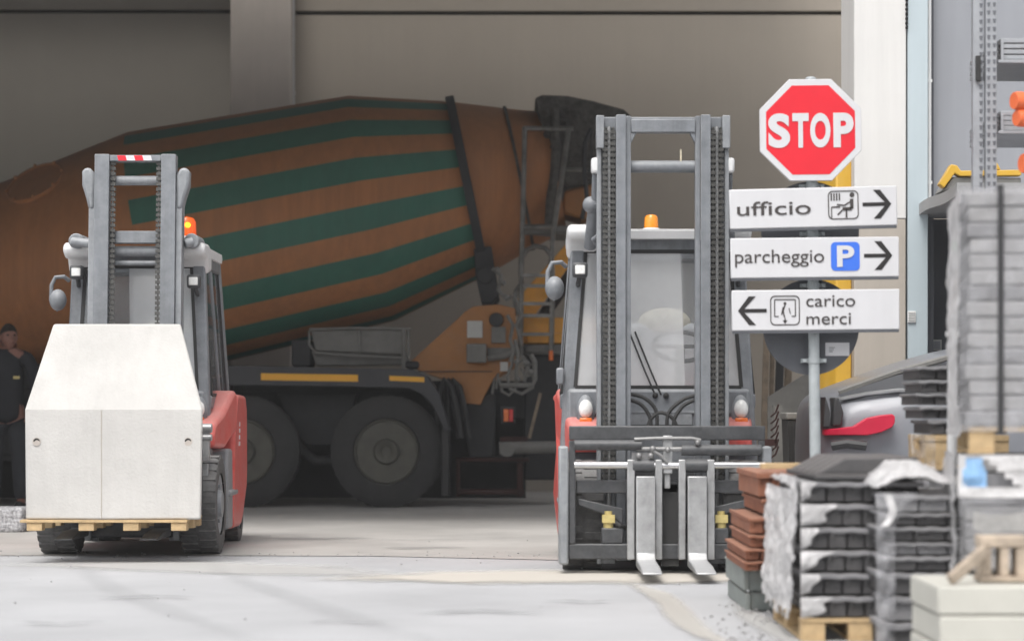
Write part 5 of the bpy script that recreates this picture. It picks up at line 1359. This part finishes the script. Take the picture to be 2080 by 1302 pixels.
# ------------------------------------------------------------------ things behind the right forklift, in the shed
D = 21.5
for i, (a, c, e, t, dpt, m_) in enumerate(((1548, 1560, 655, 930, 0, 'wood_d'), (1562, 1571, 660, 935, .1, 'wood_d'), (1574, 1590, 690, 935, .25, 'tr_dark'), (1592, 1606, 700, 935, .35, 'wood_d'))):
    b = MB(); dd = D + dpt
    b.bar((X(a - 8, dd), dd - .3, 0.02), (X((a + c) / 2 + 4, dd), dd, Z(e, dd)), (c - a) * dd / F, .05, (0, 1, 0))
    o = b.build('timber', M[m_], None, bevel=.004, loc=(X(a, dd), dd - .3, 0))
    tag(o, ('brown upright timber just right of the forklift cab', 'second upright timber right of the forklift cab', 'dark upright timber under the round sign', 'rightmost upright timber, closest to the sign post')[i], 'timber', 'timbers leaning upright in the shed')
b = MB(); D = 20.5
b.prism([(X(a, D), Z(c, D)) for a, c in ((1560, 806), (1640, 757), (1700, 757), (1700, 1000), (1560, 1000))], 'y', D, D + .05)
o = b.build('sheet_panel', M['tr_steel'], None, loc=(X(1640, D), D, 0)); tag(o, 'dark grey sheet with a sloping top edge standing behind the black crate', 'panel')
D = 17.6
cr = thing('black_crate', 'black plastic mesh crate standing on the floor left of the sign post', 'crate', (X(1625, D), D, 0))
x0, x1 = X(1600, D), X(1665, D); z1 = Z(852, D)
b = MB(); b.prism([(x0 + .03, 0.01), (x1 - .03, 0.01), (x1, z1), (x0, z1)], 'y', D, D + .4); b.build('body', M['rubber'], cr, bevel=.006)
b = MB()
for k in range(12): b.bar((lerp(x0 + .03, x1 - .03, k / 11), D - .006, .04), (lerp(x0, x1, k / 11), D - .006, z1 - .03), .006, .006)
for k in range(26): zz = lerp(.05, z1 - .05, k / 25); b.bar((x0 + .01, D - .006, zz), (x1 - .01, D - .006, zz), .006, .006)
b.build('mesh', M['tr_dark'], cr)
b = MB(); b.box(x0 - .012, x1 + .012, D - .015, D + .41, z1, z1 + .05); b.build('rim', M['tr_steel'], cr, bevel=.01)
D = 18.2
b = MB()
b.box(X(1552, D), X(1579, D), D - .05, D + .05, Z(905, D), Z(892, D)); b.box(X(1560, D), X(1566, D), D - .02, D + .02, 0, Z(892, D))
for k in range(7): zz = Z(930 - k * 14, D); b.tube([(X(1566, D), D, zz), (X(1574, D), D - .06, zz + .03), (X(1579, D), D - .08, zz + .09)], .007, 6)
o = b.build('peg_stand', M['tr_red'], None, loc=(X(1563, D), D, 0)); tag(o, 'rusty red stand with short curved pegs left of the black crate', 'stand')
b = MB(); b.box(X(1578, D), X(1596, D), D + .2, D + .3, 0, Z(824, D)); o = b.build('short_post', M['tr_steel'], None, loc=(X(1587, D), D + .25, 0)); tag(o, 'short weathered wooden post beside the black crate', 'post')

# ------------------------------------------------------------------ granite block at the left edge
D = 19.0
b = MB(); b.box(X(-60, D), X(47, D), D, D + .35, .0, Z(1031, D))
gk = b.build('granite_block', M['granite'], None, bevel=.03, seg=3, loc=(X(0, D), D, 0)); tag(gk, 'rough speckled granite block on the floor at the foot of the standing person', 'stone block')

# ------------------------------------------------------------------ person beside the truck
DPn = 23.0
px0 = X(14, DPn)
def skin_obj(name, verts, edges, m, parent=None, loc=(0, 0, 0), sub_=2):
    me = bpy.data.meshes.new(name)
    me.from_pydata([v[0] for v in verts], edges, [])
    me.materials.append(m)
    o = bpy.data.objects.new(name, me); COL.objects.link(o)
    sk = o.modifiers.new('skin', 'SKIN'); sk.use_smooth_shade = True
    for i, v in enumerate(verts):
        r = v[1]; r = (r, r) if not hasattr(r, '__len__') else r
        me.skin_vertices[0].data[i].radius = r
        me.skin_vertices[0].data[i].use_root = (i == 0)
    su = o.modifiers.new('sub', 'SUBSURF'); su.levels = sub_; su.render_levels = sub_
    if parent is not None: o.parent = parent
    o.location = loc
    return o
V_ = [((0, 0, .95), (.15, .11)), ((0, 0, 1.12), (.145, .105)), ((.0, 0, 1.32), (.17, .115)), ((.0, -.01, 1.46), (.10, .085)), ((.01, -.02, 1.54), .055), ((.02, -.03, 1.60), .07),
      ((-.20, .0, 1.43), .065), ((-.26, -.02, 1.16), .048), ((-.24, -.12, .93), .036), ((-.235, -.15, .87), (.04, .022)),
      ((.20, .0, 1.43), .065), ((.27, -.02, 1.16), .048), ((.26, -.12, .93), .036), ((.255, -.15, .87), (.04, .022)),
      ((-.10, 0, .86), .09), ((-.11, -.01, .50), .06), ((-.12, .02, .10), .042), ((-.13, -.13, .045), .04),
      ((.10, 0, .86), .09), ((.12, -.02, .50), .06), ((.13, .02, .10), .042), ((.15, -.13, .045), .04)]
E_ = [(0, 1), (1, 2), (2, 3), (3, 4), (4, 5), (3, 6), (6, 7), (7, 8), (8, 9), (3, 10), (10, 11), (11, 12), (12, 13), (0, 14), (14, 15), (15, 16), (16, 17), (0, 18), (18, 19), (19, 20), (20, 21)]
for root_i, sxx in ((9, -1), (13, 1)):
    base = Vector(V_[root_i][0])
    for k, (dx_, ln) in enumerate(((-.026, .07), (-.009, .082), (.009, .078), (.026, .06))):
        a = len(V_)
        V_ += [(tuple(base + Vector((dx_, -.015, -.03))), .009), (tuple(base + Vector((dx_ * 1.1, -.03, -.03 - ln * .5))), .0085), (tuple(base + Vector((dx_ * 1.1, -.02, -.03 - ln))), .0075)]
        E_ += [(root_i, a), (a, a + 1), (a + 1, a + 2)]
    a = len(V_)
    V_ += [(tuple(base + Vector((-sxx * .04, -.02, .0))), .011), (tuple(base + Vector((-sxx * .05, -.045, -.035))), .009)]
    E_ += [(root_i, a), (a, a + 1)]
person = skin_obj('person', V_, E_, M['skin'], None, (px0, DPn, 0))
tag(person, 'man in dark work jacket and trousers standing in the shade beside the truck', 'person')
# head, shaped: skull, jaw, nose, ears, brow
b = MB(); hc = Vector((.025, -.045, 1.625))
def headpt(th, ph):
    x, y, z = math.sin(th) * math.cos(ph), math.sin(th) * math.sin(ph), math.cos(th)
    w = .076 if z > -.1 else lerp(.076, .052, min(1, (-.1 - z) / .8))
    q_ = Vector((x * w, y * .098 + (-.012 if z < -.2 else 0), z * .118))
    if y < -.8 and -.35 < z < .12: q_.y -= .022 * max(0, 1 - abs(x) / .3)           # nose
    if y < -.6 and .05 < z < .3 and .15 < abs(x) < .6: q_.y += .01                  # eye sockets
    return hc + Matrix.Rotation(R(28), 3, 'Z') @ q_
b.sheet(lambda u, v: headpt(max(.02, min(math.pi - .02, v * math.pi)), u * 2 * math.pi), 36, 28)
for s in (-1, 1): b.ball(hc + Matrix.Rotation(R(28), 3, 'Z') @ Vector((s * .078, .01, -.005)), (.012, .022, .034), 10, 8)
b.build('head', M['skin'], person)
b = MB()
for s in (-1, 1): b.ball(hc + Matrix.Rotation(R(28), 3, 'Z') @ Vector((s * .032, -.082, .018)), (.013, .008, .008), 10, 8)
b.build('eye', M['hair'], person)
b = MB(); b.ball(hc + Matrix.Rotation(R(28), 3, 'Z') @ Vector((0, -.086, -.055)), (.024, .008, .005), 10, 8); b.build('mouth', M['tr_red'], person)
b = MB()
def hairpt(u, v):
    th = v * (1.15 + .55 * (math.sin(u * 2 * math.pi) * .5 + .5)); p = headpt(max(.02, th), u * 2 * math.pi)
    return hc + (p - hc) * 1.07 + Vector((0, 0, .004))
b.sheet(hairpt, 32, 14); b.build('hair', M['hair'], person)
J_ = [((0, 0, .80), (.18, .14)), ((0, 0, .95), (.178, .14)), ((0, 0, 1.12), (.17, .13)), ((0, 0, 1.32), (.19, .135)), ((0, -.005, 1.455), (.11, .095)), ((.005, -.015, 1.51), (.075, .07)), ((-.21, 0, 1.43), .08), ((-.27, -.02, 1.16), .065), ((-.25, -.12, .94), .052), ((.21, 0, 1.43), .08), ((.28, -.02, 1.16), .065), ((.27, -.12, .94), .052)]
skin_obj('jacket', J_, [(0, 1), (1, 2), (2, 3), (3, 4), (4, 5), (4, 6), (6, 7), (7, 8), (4, 9), (9, 10), (10, 11)], M['jacket'], person)
T_ = [((0, 0, .92), (.165, .125)), ((-.10, 0, .82), .105), ((-.11, -.01, .50), .08), ((-.12, .02, .09), .066), ((.10, 0, .82), .105), ((.12, -.02, .50), .08), ((.13, .02, .09), .066)]
skin_obj('trousers', T_, [(0, 1), (1, 2), (2, 3), (0, 4), (4, 5), (5, 6)], M['trousers'], person)
for s in (-1, 1):
    b = MB(); b.ball((s * .13 + .005, -.06, .05), (.055, .145, .05), 14, 8); b.build('shoe', M['rubber'], person)
for ob_ in list(person.children):
    if ob_.name.startswith(('head', 'eye', 'mouth', 'hair', 'shoe')):
        ob_.data.transform(Matrix.Translation(Vector((px0, DPn, 0))))   # these were drawn in body space
b = MB(); b.box(px0 + .09, px0 + .15, DPn - .155, DPn - .15, 1.235, 1.262); b.build('badge', M['brass'], person)

# ------------------------------------------------------------------ foreground pallets of tiles
rnd = random.Random(11)
ORD = ['topmost', 'second from the top', 'third from the top', 'fourth from the top', 'fifth from the top', 'sixth from the top', 'seventh from the top', 'eighth from the top', 'ninth from the top']


def tile_layer(name, lab, cat, group, x0, x1, y0, y1, z0, z1, m, lip=.012, pieces=5, lipm=None):
    """one course of tiles standing side by side, each with its nose lip and a wavy underside"""
    root = thing(name, lab, cat, ((x0 + x1) / 2, (y0 + y1) / 2, z0), group)
    h = z1 - z0
    b = MB()
    n = pieces
    for k in range(n):
        a = lerp(x0, x1, k / n) + rnd.uniform(.0, .004); c = lerp(x0, x1, (k + 1) / n) - .004
        j = rnd.uniform(-.008, .008)
        b.box(a, c, y0 + .022 + j, y1 + j, z0 + .002, z1 - h * .30)
        b.prism([(y0 + .03 + j, z0 + .001), (y0 + .05 + j, z0 + .001), (y0 + .034 + j, z1 - h * .32), (y0 + .012 + j, z1 - h * .32)], 'x', a + (c - a) * .1, a + (c - a) * .35)
    b.build('tile_row', m, root, bevel=.004)
    b = MB(); j = rnd.uniform(-.006, .006)
    N = 16
    pr = [(lerp(x0 - lip, x1 + lip, k / N), z1 - h * .05 + .0025 * math.sin(k * 1.9 + z0 * 40) - .004) for k in range(N + 1)]
    b.prism(pr + [(x, z - h * .22) for x, z in reversed(pr)], 'y', y0 + j, y1 + j)
    b.build('lip_edge', lipm or m, root, bevel=.003)
    return root


def pallet(lab, x0, x1, y0, y1, z0, z1, m, name='pallet'):
    r = thing(name, lab, 'pallet', (x0, y0, z0))
    h = z1 - z0
    for k in range(3):
        b = MB(); y = lerp(y0, y1 - .1, k / 2); b.box(x0, x1, y, y + .1, z1 - h * .18, z1); b.build('deck_board', m, r, bevel=.003)
    for k in range(3):
        x = lerp(x0, x1 - .1, k / 2)
        for y in (y0 + .005, (y0 + y1) / 2, y1 - .105):
            b = MB(); b.box(x + .002, x + .1, y, y + .1, z0 + h * .17, z1 - h * .181); b.build('bearer', m, r, bevel=.003)
        b = MB(); b.box(x, x + .1, y0, y1, z0, z0 + h * .165); b.build('base_board', m, r, bevel=.003)
    return r


def crumple(name, fn, nu, nv, amp, m, parent=None, jag=None, seed=0, sc=(1, 1, 1)):
    """film draped over a face, creased by noise; jag(u, v) drops cells to leave a torn edge"""
    b = MB()
    ids = {}
    for i in range(nu + 1):
        for j in range(nv + 1):
            p, n_ = fn(i / nu, j / nv)
            ps = Vector((p[0] * sc[0], p[1] * sc[1], p[2] * sc[2]))
            q_ = mnoise.noise(ps * 13 + Vector((seed, 0, 0))) + .6 * mnoise.noise(ps * 31 + Vector((0, seed, 0)))
            ids[i, j] = b.v(Vector(p) + Vector(n_) * (amp * (.9 + q_)))
    for i in range(nu):
        for j in range(nv):
            if jag and not jag((i + .5) / nu, (j + .5) / nv): continue
            b.f((ids[i, j], ids[i + 1, j], ids[i + 1, j + 1], ids[i, j + 1]))
    return b.build(name, m, parent, smooth=50)


# A: brown tiles on a grey-green crate
DA = 11.35
crate = thing('low_crate', 'low grey green crate on the ground under the brown tiles', 'crate', (X(1530, DA), DA + .6, 0))
cx0, cx1 = X(1498, 11.9), X(1690, DA)
for nm, bx in (('side_board', (cx0, cx0 + .03, DA + .25, DA + 1.2, .10, .19)), ('side_board', (cx0 + .01, cx0 + .035, DA + .25, DA + 1.2, .005, .085)), ('front_board', (cx0 + .031, cx1, DA + .25, DA + .28, .10, .19)), ('front_board', (cx0 + .036, cx1, DA + .26, DA + .285, .005, .085)), ('block', (cx0 + .04, cx0 + .14, DA + .29, DA + .4, .0, .185)), ('lid', (cx0 - .006, cx1, DA + .24, DA + 1.2, .191, .205))):
    b = MB(); b.box(*bx); b.build(nm, M['crate'], crate, bevel=.004)
lay = [(1540, 955, 1008), (1546, 1011, 1044), (1524, 1048, 1082), (1519, 1084, 1110), (1514, 1112, 1136), (1508, 1138, 1160)]
zprev = Z(948, DA)
names_ = ORD[:5] + ['lowest']
zs = [Z(953, DA)]
for i, (pl, pt, pb_) in enumerate(lay):
    zt2, zb2 = (Z(pt, DA), Z(pb_ + 2, DA))
    if i == len(lay) - 1: zb2 = .206
    xl = X(pl, DA + (.12 if i % 2 else 0))
    tile_layer('tile_course', f'course of brown clay tiles, {names_[i]} of the brown stack', 'tiles', 'courses of brown tiles', xl, X(1700, DA), DA + (.03 if i == 1 else 0), DA + 1.0, zb2, zt2, M['tile_b'], lip=.008, pieces=6)
b = MB(); b.box(X(1548, DA), X(1690, DA), DA + .02, DA + .12, Z(952.5, DA), Z(941, DA))
o = b.build('wood_lath', M['wood'], None, bevel=.003, loc=(X(1620, DA), DA, Z(952, DA))); tag(o, 'pale wooden lath lying on the front edge of the brown tiles', 'lath')

# B: dark tiles in torn white film
DBt = 10.1
xb0, xb1 = X(1642, DBt), X(1870, DBt)
pl_b = pallet('pale wooden pallet on the ground under the dark tiles with torn white film', xb0 - .03, xb1, DBt, DBt + 1.1, 0, Z(1256, DBt), M['wood'])
edges_ = [975, 1020, 1068, 1115, 1161, 1208, 1255]
for i in range(6):
    z1_, z0_ = Z(edges_[i], DBt), Z(edges_[i + 1], DBt)
    tile_layer('tile_course', f'course of dark roof tiles, {(ORD[1:6] + ["lowest"])[i]} of the torn white film stack', 'tiles', 'courses of dark tiles in torn film', xb0 - .015 * math.sin(i * 2.1), xb1, DBt, DBt + 1.1, z0_ + (0 if i < 5 else .001), z1_, M['tile_d'], lip=.014, pieces=6, lipm=M['tile_g'])
# top course is tilted
tr_ = thing('tile_course', 'dark roof tiles lying flat, topmost of the torn white film stack', 'tiles', (X(1720, DBt), DBt + .5, Z(975, DBt)), 'courses of dark tiles in torn film')
b = MB(); z_ = Z(974, DBt)
b.box(X(1655, DBt), xb1, DBt - .01, DBt + 1.05, z_, z_ + .022)
for k in range(5):
    y_ = DBt + .05 + k * .2
    b.prism([(X(1662, DBt), z_ + .0225), (xb1, z_ + .0225), (xb1, z_ + .09), (X(1720, DBt), z_ + .088)], 'y', y_, y_ + .15)
b.build('flat_tile', M['tile_d'], tr_, bevel=.005)
def fnB(u, v):
    y = lerp(DBt - .01, DBt + 1.1, u); z = lerp(Z(1262, DBt), Z(968, DBt), v)
    return (xb0 - .03 - .025 * (1 - v), y, z), (-1, 0, 0)
crB = crumple('torn_film', fnB, 60, 80, .02, M['film'], None, lambda u, v: not (v > .9 and u > .5 + .3 * math.sin(v * 60)) and not (v < .06 and math.sin(u * 40) > .2), 3)
tag(crB, 'torn white film hanging over the left side of the dark tiles', 'plastic film')
for i in range(6):     # torn flaps that fold onto the front
    z1_, z0_ = Z(edges_[i] + 4, DBt), Z(edges_[i + 1], DBt)
    wd = (.06, .12, .10, .13, .09, .12)[i] * rnd.uniform(.7, 1.15)
    def fnf(u, v, z0_=z0_, z1_=z1_, wd=wd):
        return (xb0 - .035 + u * wd * (.1 + .9 * v ** (.6 + .25 * wd * 10 * math.sin(wd * 500))) * (1 + .15 * math.sin(v * 9 + wd * 90)) , DBt - .016 - .01 * math.sin(v * 3) + .02 * u, lerp(z0_, z1_, v)), (0, -1, 0)
    fl2 = crumple('film_flap', fnf, 10, 8, .010, M['film'], crB, None, i * 5 + 1)

# C: grey tiles with film bunched on top
DCt = 9.72
xc0, xc1 = X(1800, DCt), X(1990, DCt)
ec = [1003, 1040, 1068, 1100, 1128, 1160, 1208, 1262, 1330]
for i in range(8):
    z1_, z0_ = Z(ec[i], DCt), max(.0, Z(ec[i + 1], DCt))
    off = -.012 * ((i * 7) % 3 - 1)
    tile_layer('tile_course', f'course of charcoal roof tiles, {(ORD[:7] + ["lowest"])[i]} of the bunched film stack', 'tiles', 'courses of charcoal tiles under bunched film', xc0 + off, xc1, DCt + rnd.uniform(-.01, .012), DCt + 1.0, z0_, z1_, M['tile_d'] if i % 3 else M['tile_g'], lip=.01, pieces=3, lipm=M['tile_g'])
def fnC(u, v):
    x = lerp(xc0 - .035, xc1, u); y = lerp(DCt - .02, DCt + .9, v)
    h_ = .10 * math.sin(min(1, u * 1.25) * math.pi) ** .6 * (.35 + .65 * math.sin(v * math.pi)) if u < .8 else .02
    return (x, y, Z(1001, DCt) + .004 + h_), (0, 0, 1)
cC = crumple('bunched_film', fnC, 44, 30, .02, M['film'], None, None, 9); tag(cC, 'white film bunched up on top of the charcoal tiles', 'plastic film')
def fnC2(u, v):
    return (lerp(xc0 - .045, xc0 + .03 + .09 * max(0, v - .8) * 5, u), DCt - .014 - .012 * math.sin(u * 3), lerp(.02, Z(1000, DCt), v)), (0, -1, 0)
crumple('side_film', fnC2, 12, 60, .022, M['film_t'], cC, None, 4)
def fnC3(u, v):
    return (X(1783, DCt) + .02 * math.sin(v * 4) + u * .03 + v * .028, DCt - .06, lerp(Z(1066, DCt), Z(1004, DCt), v)), (0, -1, 0)
crumple('film_tail', fnC3, 6, 16, .014, M['film'], cC, None, 6)

# E: small dark stack on its own pallet further back, on a lower stack
DE = 11.3
xe0, xe1 = X(1868, DE), X(2050, DE)
b = MB()
lowz = Z(955, DE)
base = thing('tile_pack', 'dim grey tile pack behind the bunched film, carrying the small dark stack', 'tiles', ((xe0 + xe1) / 2, DE + .25, 0))
for k in range(6):
    b = MB(); b.box(xe0 - .03 + .01 * (k % 2), xe1, DE, DE + .5, lowz * k / 6 + .002, lowz * (k + 1) / 6 - .006); b.build('tile_row', M['tile_g'], base, bevel=.006)
def fnE(u, v): return (lerp(xe0 - .05, X(1895, DE), u), DE - .03, lerp(lowz - .2, Z(880, DE), v)), (0, -1, 0)
crumple('film_scrap', fnE, 14, 20, .03, M['film_t'], base, lambda u, v: mnoise.noise(Vector((u * 4, v * 4, 2))) > -.25, 8)
pallet('brown wooden pallet between the small dark tile stack and the pack below', X(1880, DE), xe1, DE, DE + .5, lowz, Z(884, DE), M['wood'])
ee = [742, 770, 797, 823, 851, 883]
for i in range(5):
    z1_, z0_ = Z(ee[i], DE), Z(ee[i + 1], DE) + (.001 if i == 4 else 0)
    tile_layer('tile_course', f'course of black tiles, {(ORD[:4] + ["lowest"])[i]} of the small stack', 'tiles', 'courses of black tiles in the small stack', xe0 + (0, .008, -.006, .012, .05)[i], xe1, DE, DE + .5, z0_, z1_, M['tile_d'], lip=.01, pieces=5, lipm=M['tile_g'])

# D: tall wrapped slab pack, on a pallet, on another wrapped pack
DD = 9.5
xd0, xd1 = X(1964, DD), X(1964, DD) + 1.15
YD1 = DD + 1.1
tp = thing('slab_pack', 'tall shrink wrapped pack of light grey slabs with a black strap', 'slab pack', (xd0, DD, Z(866, DD)))
zt0, zt1 = Z(866, DD) , Z(388, DD)
n = 15
for k in range(n):
    b = MB(); a = lerp(zt0, zt1, k / n); c = lerp(zt0, zt1, (k + 1) / n)
    j = rnd.uniform(-.012, .012)
    m_ = M['slab'] if (k % 4) else M['tile_g']
    for q_ in range(3): b.box(lerp(xd0, xd1, q_ / 3) + j + .003, lerp(xd0, xd1, (q_ + 1) / 3) + j, DD + j * .5, YD1, a + .002, c - .005)
    b.build('slab', m_, tp, bevel=.006)
for xx in (X(2031, DD), xd1 - .25):
    b = MB(); b.box(xx - .011, xx + .011, DD - .022, DD - .018, zt0 - .03, zt1 + .018); b.box(xx - .011, xx + .011, DD - .022, YD1 + .02, zt1 + .018, zt1 + .021); b.build('strap', M['strap'], tp)
def fnD(u, v): return (lerp(xd0 - .03, xd1, u), DD - .010, lerp(zt0 - .02, zt1 + .01, v)), (0, -1, 0)
crumple('front_wrap', fnD, 40, 60, .007, M['film_t'], tp, None, 12, (.25, .5, 1))
def fnD2(u, v): return (xd0 - .02, lerp(DD - .012, YD1, u), lerp(zt0 - .04, zt1 + .01, v)), (-1, 0, 0)
crumple('side_wrap', fnD2, 30, 60, .014, M['film'], tp, None, 14, (.25, .5, 1))
def fnD3(u, v): return (lerp(xd0 - .03, xd1, u), lerp(DD - .012, YD1, v), zt1 + .006), (0, 0, 1)
crumple('top_wrap', fnD3, 24, 24, .008, M['film_t'], tp, None, 16)
pd_ = pallet('honey coloured wooden pallet under the tall wrapped slab pack', xd0 + .005, xd1, DD, YD1, Z(922, DD), Z(867, DD), M['wood'])
zm1, zm0 = Z(925, DD), .33
mp = thing('slab_pack', 'lower slab pack in white and blue printed film under the honey coloured pallet', 'slab pack', (xd0, DD, zm0))
for k in range(7):
    b = MB(); a = lerp(zm0, zm1, k / 7); c = lerp(zm0, zm1, (k + 1) / 7); j = rnd.uniform(-.01, .01)
    b.box(xd0 - .01 + j, xd1, DD + .01, YD1, a + .002, c - .006); b.build('slab', M['tile_g'] if k % 3 else M['slab'], mp, bevel=.006)
def fnM(u, v): return (lerp(xd0 - .035, xd1, u), DD - .012, lerp(Z(1010, DD), zm1 + .004, v)), (0, -1, 0)
crumple('printed_film', fnM, 40, 20, .014, M['film'], mp, lambda u, v: not (.0 < u - .02 < .14 * (1.3 - v) * 1.2 and .25 < v < .95), 21)
crumple('blue_print', lambda u, v: ((lerp(X(1955, DD), X(2003, DD), u), DD - .008, lerp(Z(992, DD), Z(930, DD), v)), (0, -1, 0)), 12, 12, .012, M['film_b'], mp, lambda u, v: u < 1.15 - v * .35, 22)
crumple('side_film', lambda u, v: ((xd0 - .03, lerp(DD - .012, YD1, u), lerp(zm0 - .05, zm1, v)), (-1, 0, 0)), 24, 40, .02, M['film'], mp, None, 23)
crumple('front_film', lambda u, v: ((lerp(xd0 - .03, xd1, u), DD - .004, lerp(zm0, Z(1010, DD), v)), (0, -1, 0)), 30, 30, .012, M['film_t'], mp, None, 24, (.25, .5, 1))
crumple('film_fold', lambda u, v: ((lerp(xd0 + .02, xd1, u), DD - .05 - .05 * v, lerp(Z(1088, DD), Z(1050, DD), v)), (0, -.5, .8)), 24, 8, .03, M['film'], mp, None, 25)
bs_ = thing('grey_slab', 'plain grey slab on the ground under the lower film wrapped pack', 'slab', (xd0, DD, 0))
b = MB(); b.box(xd0 + .02, xd1, DD + .1, YD1, 0, .325); b.build('slab', M['tile_g'], bs_, bevel=.006)
for r_ in (tp, mp, bs_, pd_): r_.rotation_euler.z = R(-8)
# cream kerb stones in the near corner with a wooden piece on top
DK = 8.8
xk0 = X(1906, DK)
zk = Z(1188, DK)
for i in range(3):
    b = MB(); a, c = zk * i / 3, zk * (i + 1) / 3
    b.box(xk0 + (0, .006, 0)[i], xk0 + .9, DK + (.004, .0, .006)[i], DK + .62, a + .001, c - .004)
    o = b.build('kerb_stone', M['box'], None, bevel=.008, loc=(xk0 + .45, DK + .3, a)); tag(o, ('cream kerb stone, lowest of three piled in the near corner', 'cream kerb stone, middle of three piled in the near corner', 'cream kerb stone, topmost of three piled in the near corner')[i], 'kerb stone', 'cream kerb stones piled in the near corner')
wp = thing('small_pallet', 'pale broken pallet piece lying on the cream kerb stones', 'pallet', (X(2040, DK), DK + .25, zk))
D = DK + .15
b = MB(); b.box(X(1992, D), X(2150, D), D, D + .12, Z(1112, D), Z(1088, D)); b.build('deck_board', M['wood_p'], wp, bevel=.006)
for a, c in ((1992, 2015), (2033, 2051), (2066, 2110)):
    b = MB(); b.box(X(a, D), X(c, D), D + .005, D + .11, zk + .02, Z(1112.3, D)); b.build('bearer', M['wood_p'], wp, bevel=.004)
b = MB(); b.box(X(1990, D), X(2150, D), D - .01, D + .13, zk + .001, zk + .0195); b.build('base_board', M['wood_p'], wp, bevel=.004)
b = MB(); b.bar((X(1935, DK), DK + .05, zk + .015), (X(2000, D), D - .02, Z(1115, D)), .03, .04)
o = b.build('wood_strut', M['wood_p'], None, bevel=.004, loc=(X(1960, DK), DK + .05, zk)); tag(o, 'pale wooden strut leaning from the kerb stones to the pallet piece', 'strut')

# slim pole with a green tip between the stacks
DPo = 11.0
po = thing('slim_pole', 'slim tan pole with a green tip in a white sleeve beside the tall wrapped pack', 'pole', (X(1936, DPo), DPo - .05, 0))
b = MB(); b.cyl((X(1934, DPo), DPo - .05, Z(640, DPo)), (X(1938, DPo), DPo - .05, Z(515, DPo)), .013, n=14); b.build('shaft', M['tan'], po)
b = MB(); b.cyl((X(1938, DPo), DPo - .05, Z(515, DPo)), (X(1938.5, DPo), DPo - .05, Z(495, DPo)), .02, .017, n=14); b.build('tip', M['green'], po, bevel=.004)
b = MB(); b.cyl((X(1926, DPo), DPo - .05, 0.0), (X(1932, DPo), DPo - .05, Z(680, DPo)), .022, n=14); b.cyl((X(1932, DPo), DPo - .05, Z(680, DPo)), (X(1934, DPo), DPo - .05, Z(635, DPo)), .016, n=14); b.box(X(1918, DPo), X(1955, DPo), DPo - .08, DPo - .03, Z(684, DPo), Z(674, DPo)); b.build('sleeve', M['fk_white'], po)

# ------------------------------------------------------------------ dusty air of the yard
hz = bpy.data.materials.new('dusty_air'); hz.use_nodes = True
hz.node_tree.nodes.remove(hz.node_tree.nodes['Principled BSDF'])
pv = hz.node_tree.nodes.new('ShaderNodeVolumePrincipled')
pv.inputs['Color'].default_value = (0.95, 0.95, 0.95, 1)
pv.inputs['Density'].default_value = 0.0012
pv.inputs['Anisotropy'].default_value = 0.0
hz.node_tree.links.new(pv.outputs[0], hz.node_tree.nodes['Material Output'].inputs['Volume'])
b = MB(); b.box(-75, 75, -45, 95, -1.0, 9.5)
o = b.build('haze', hz, None, smooth=0); tag(o, kind='stuff')
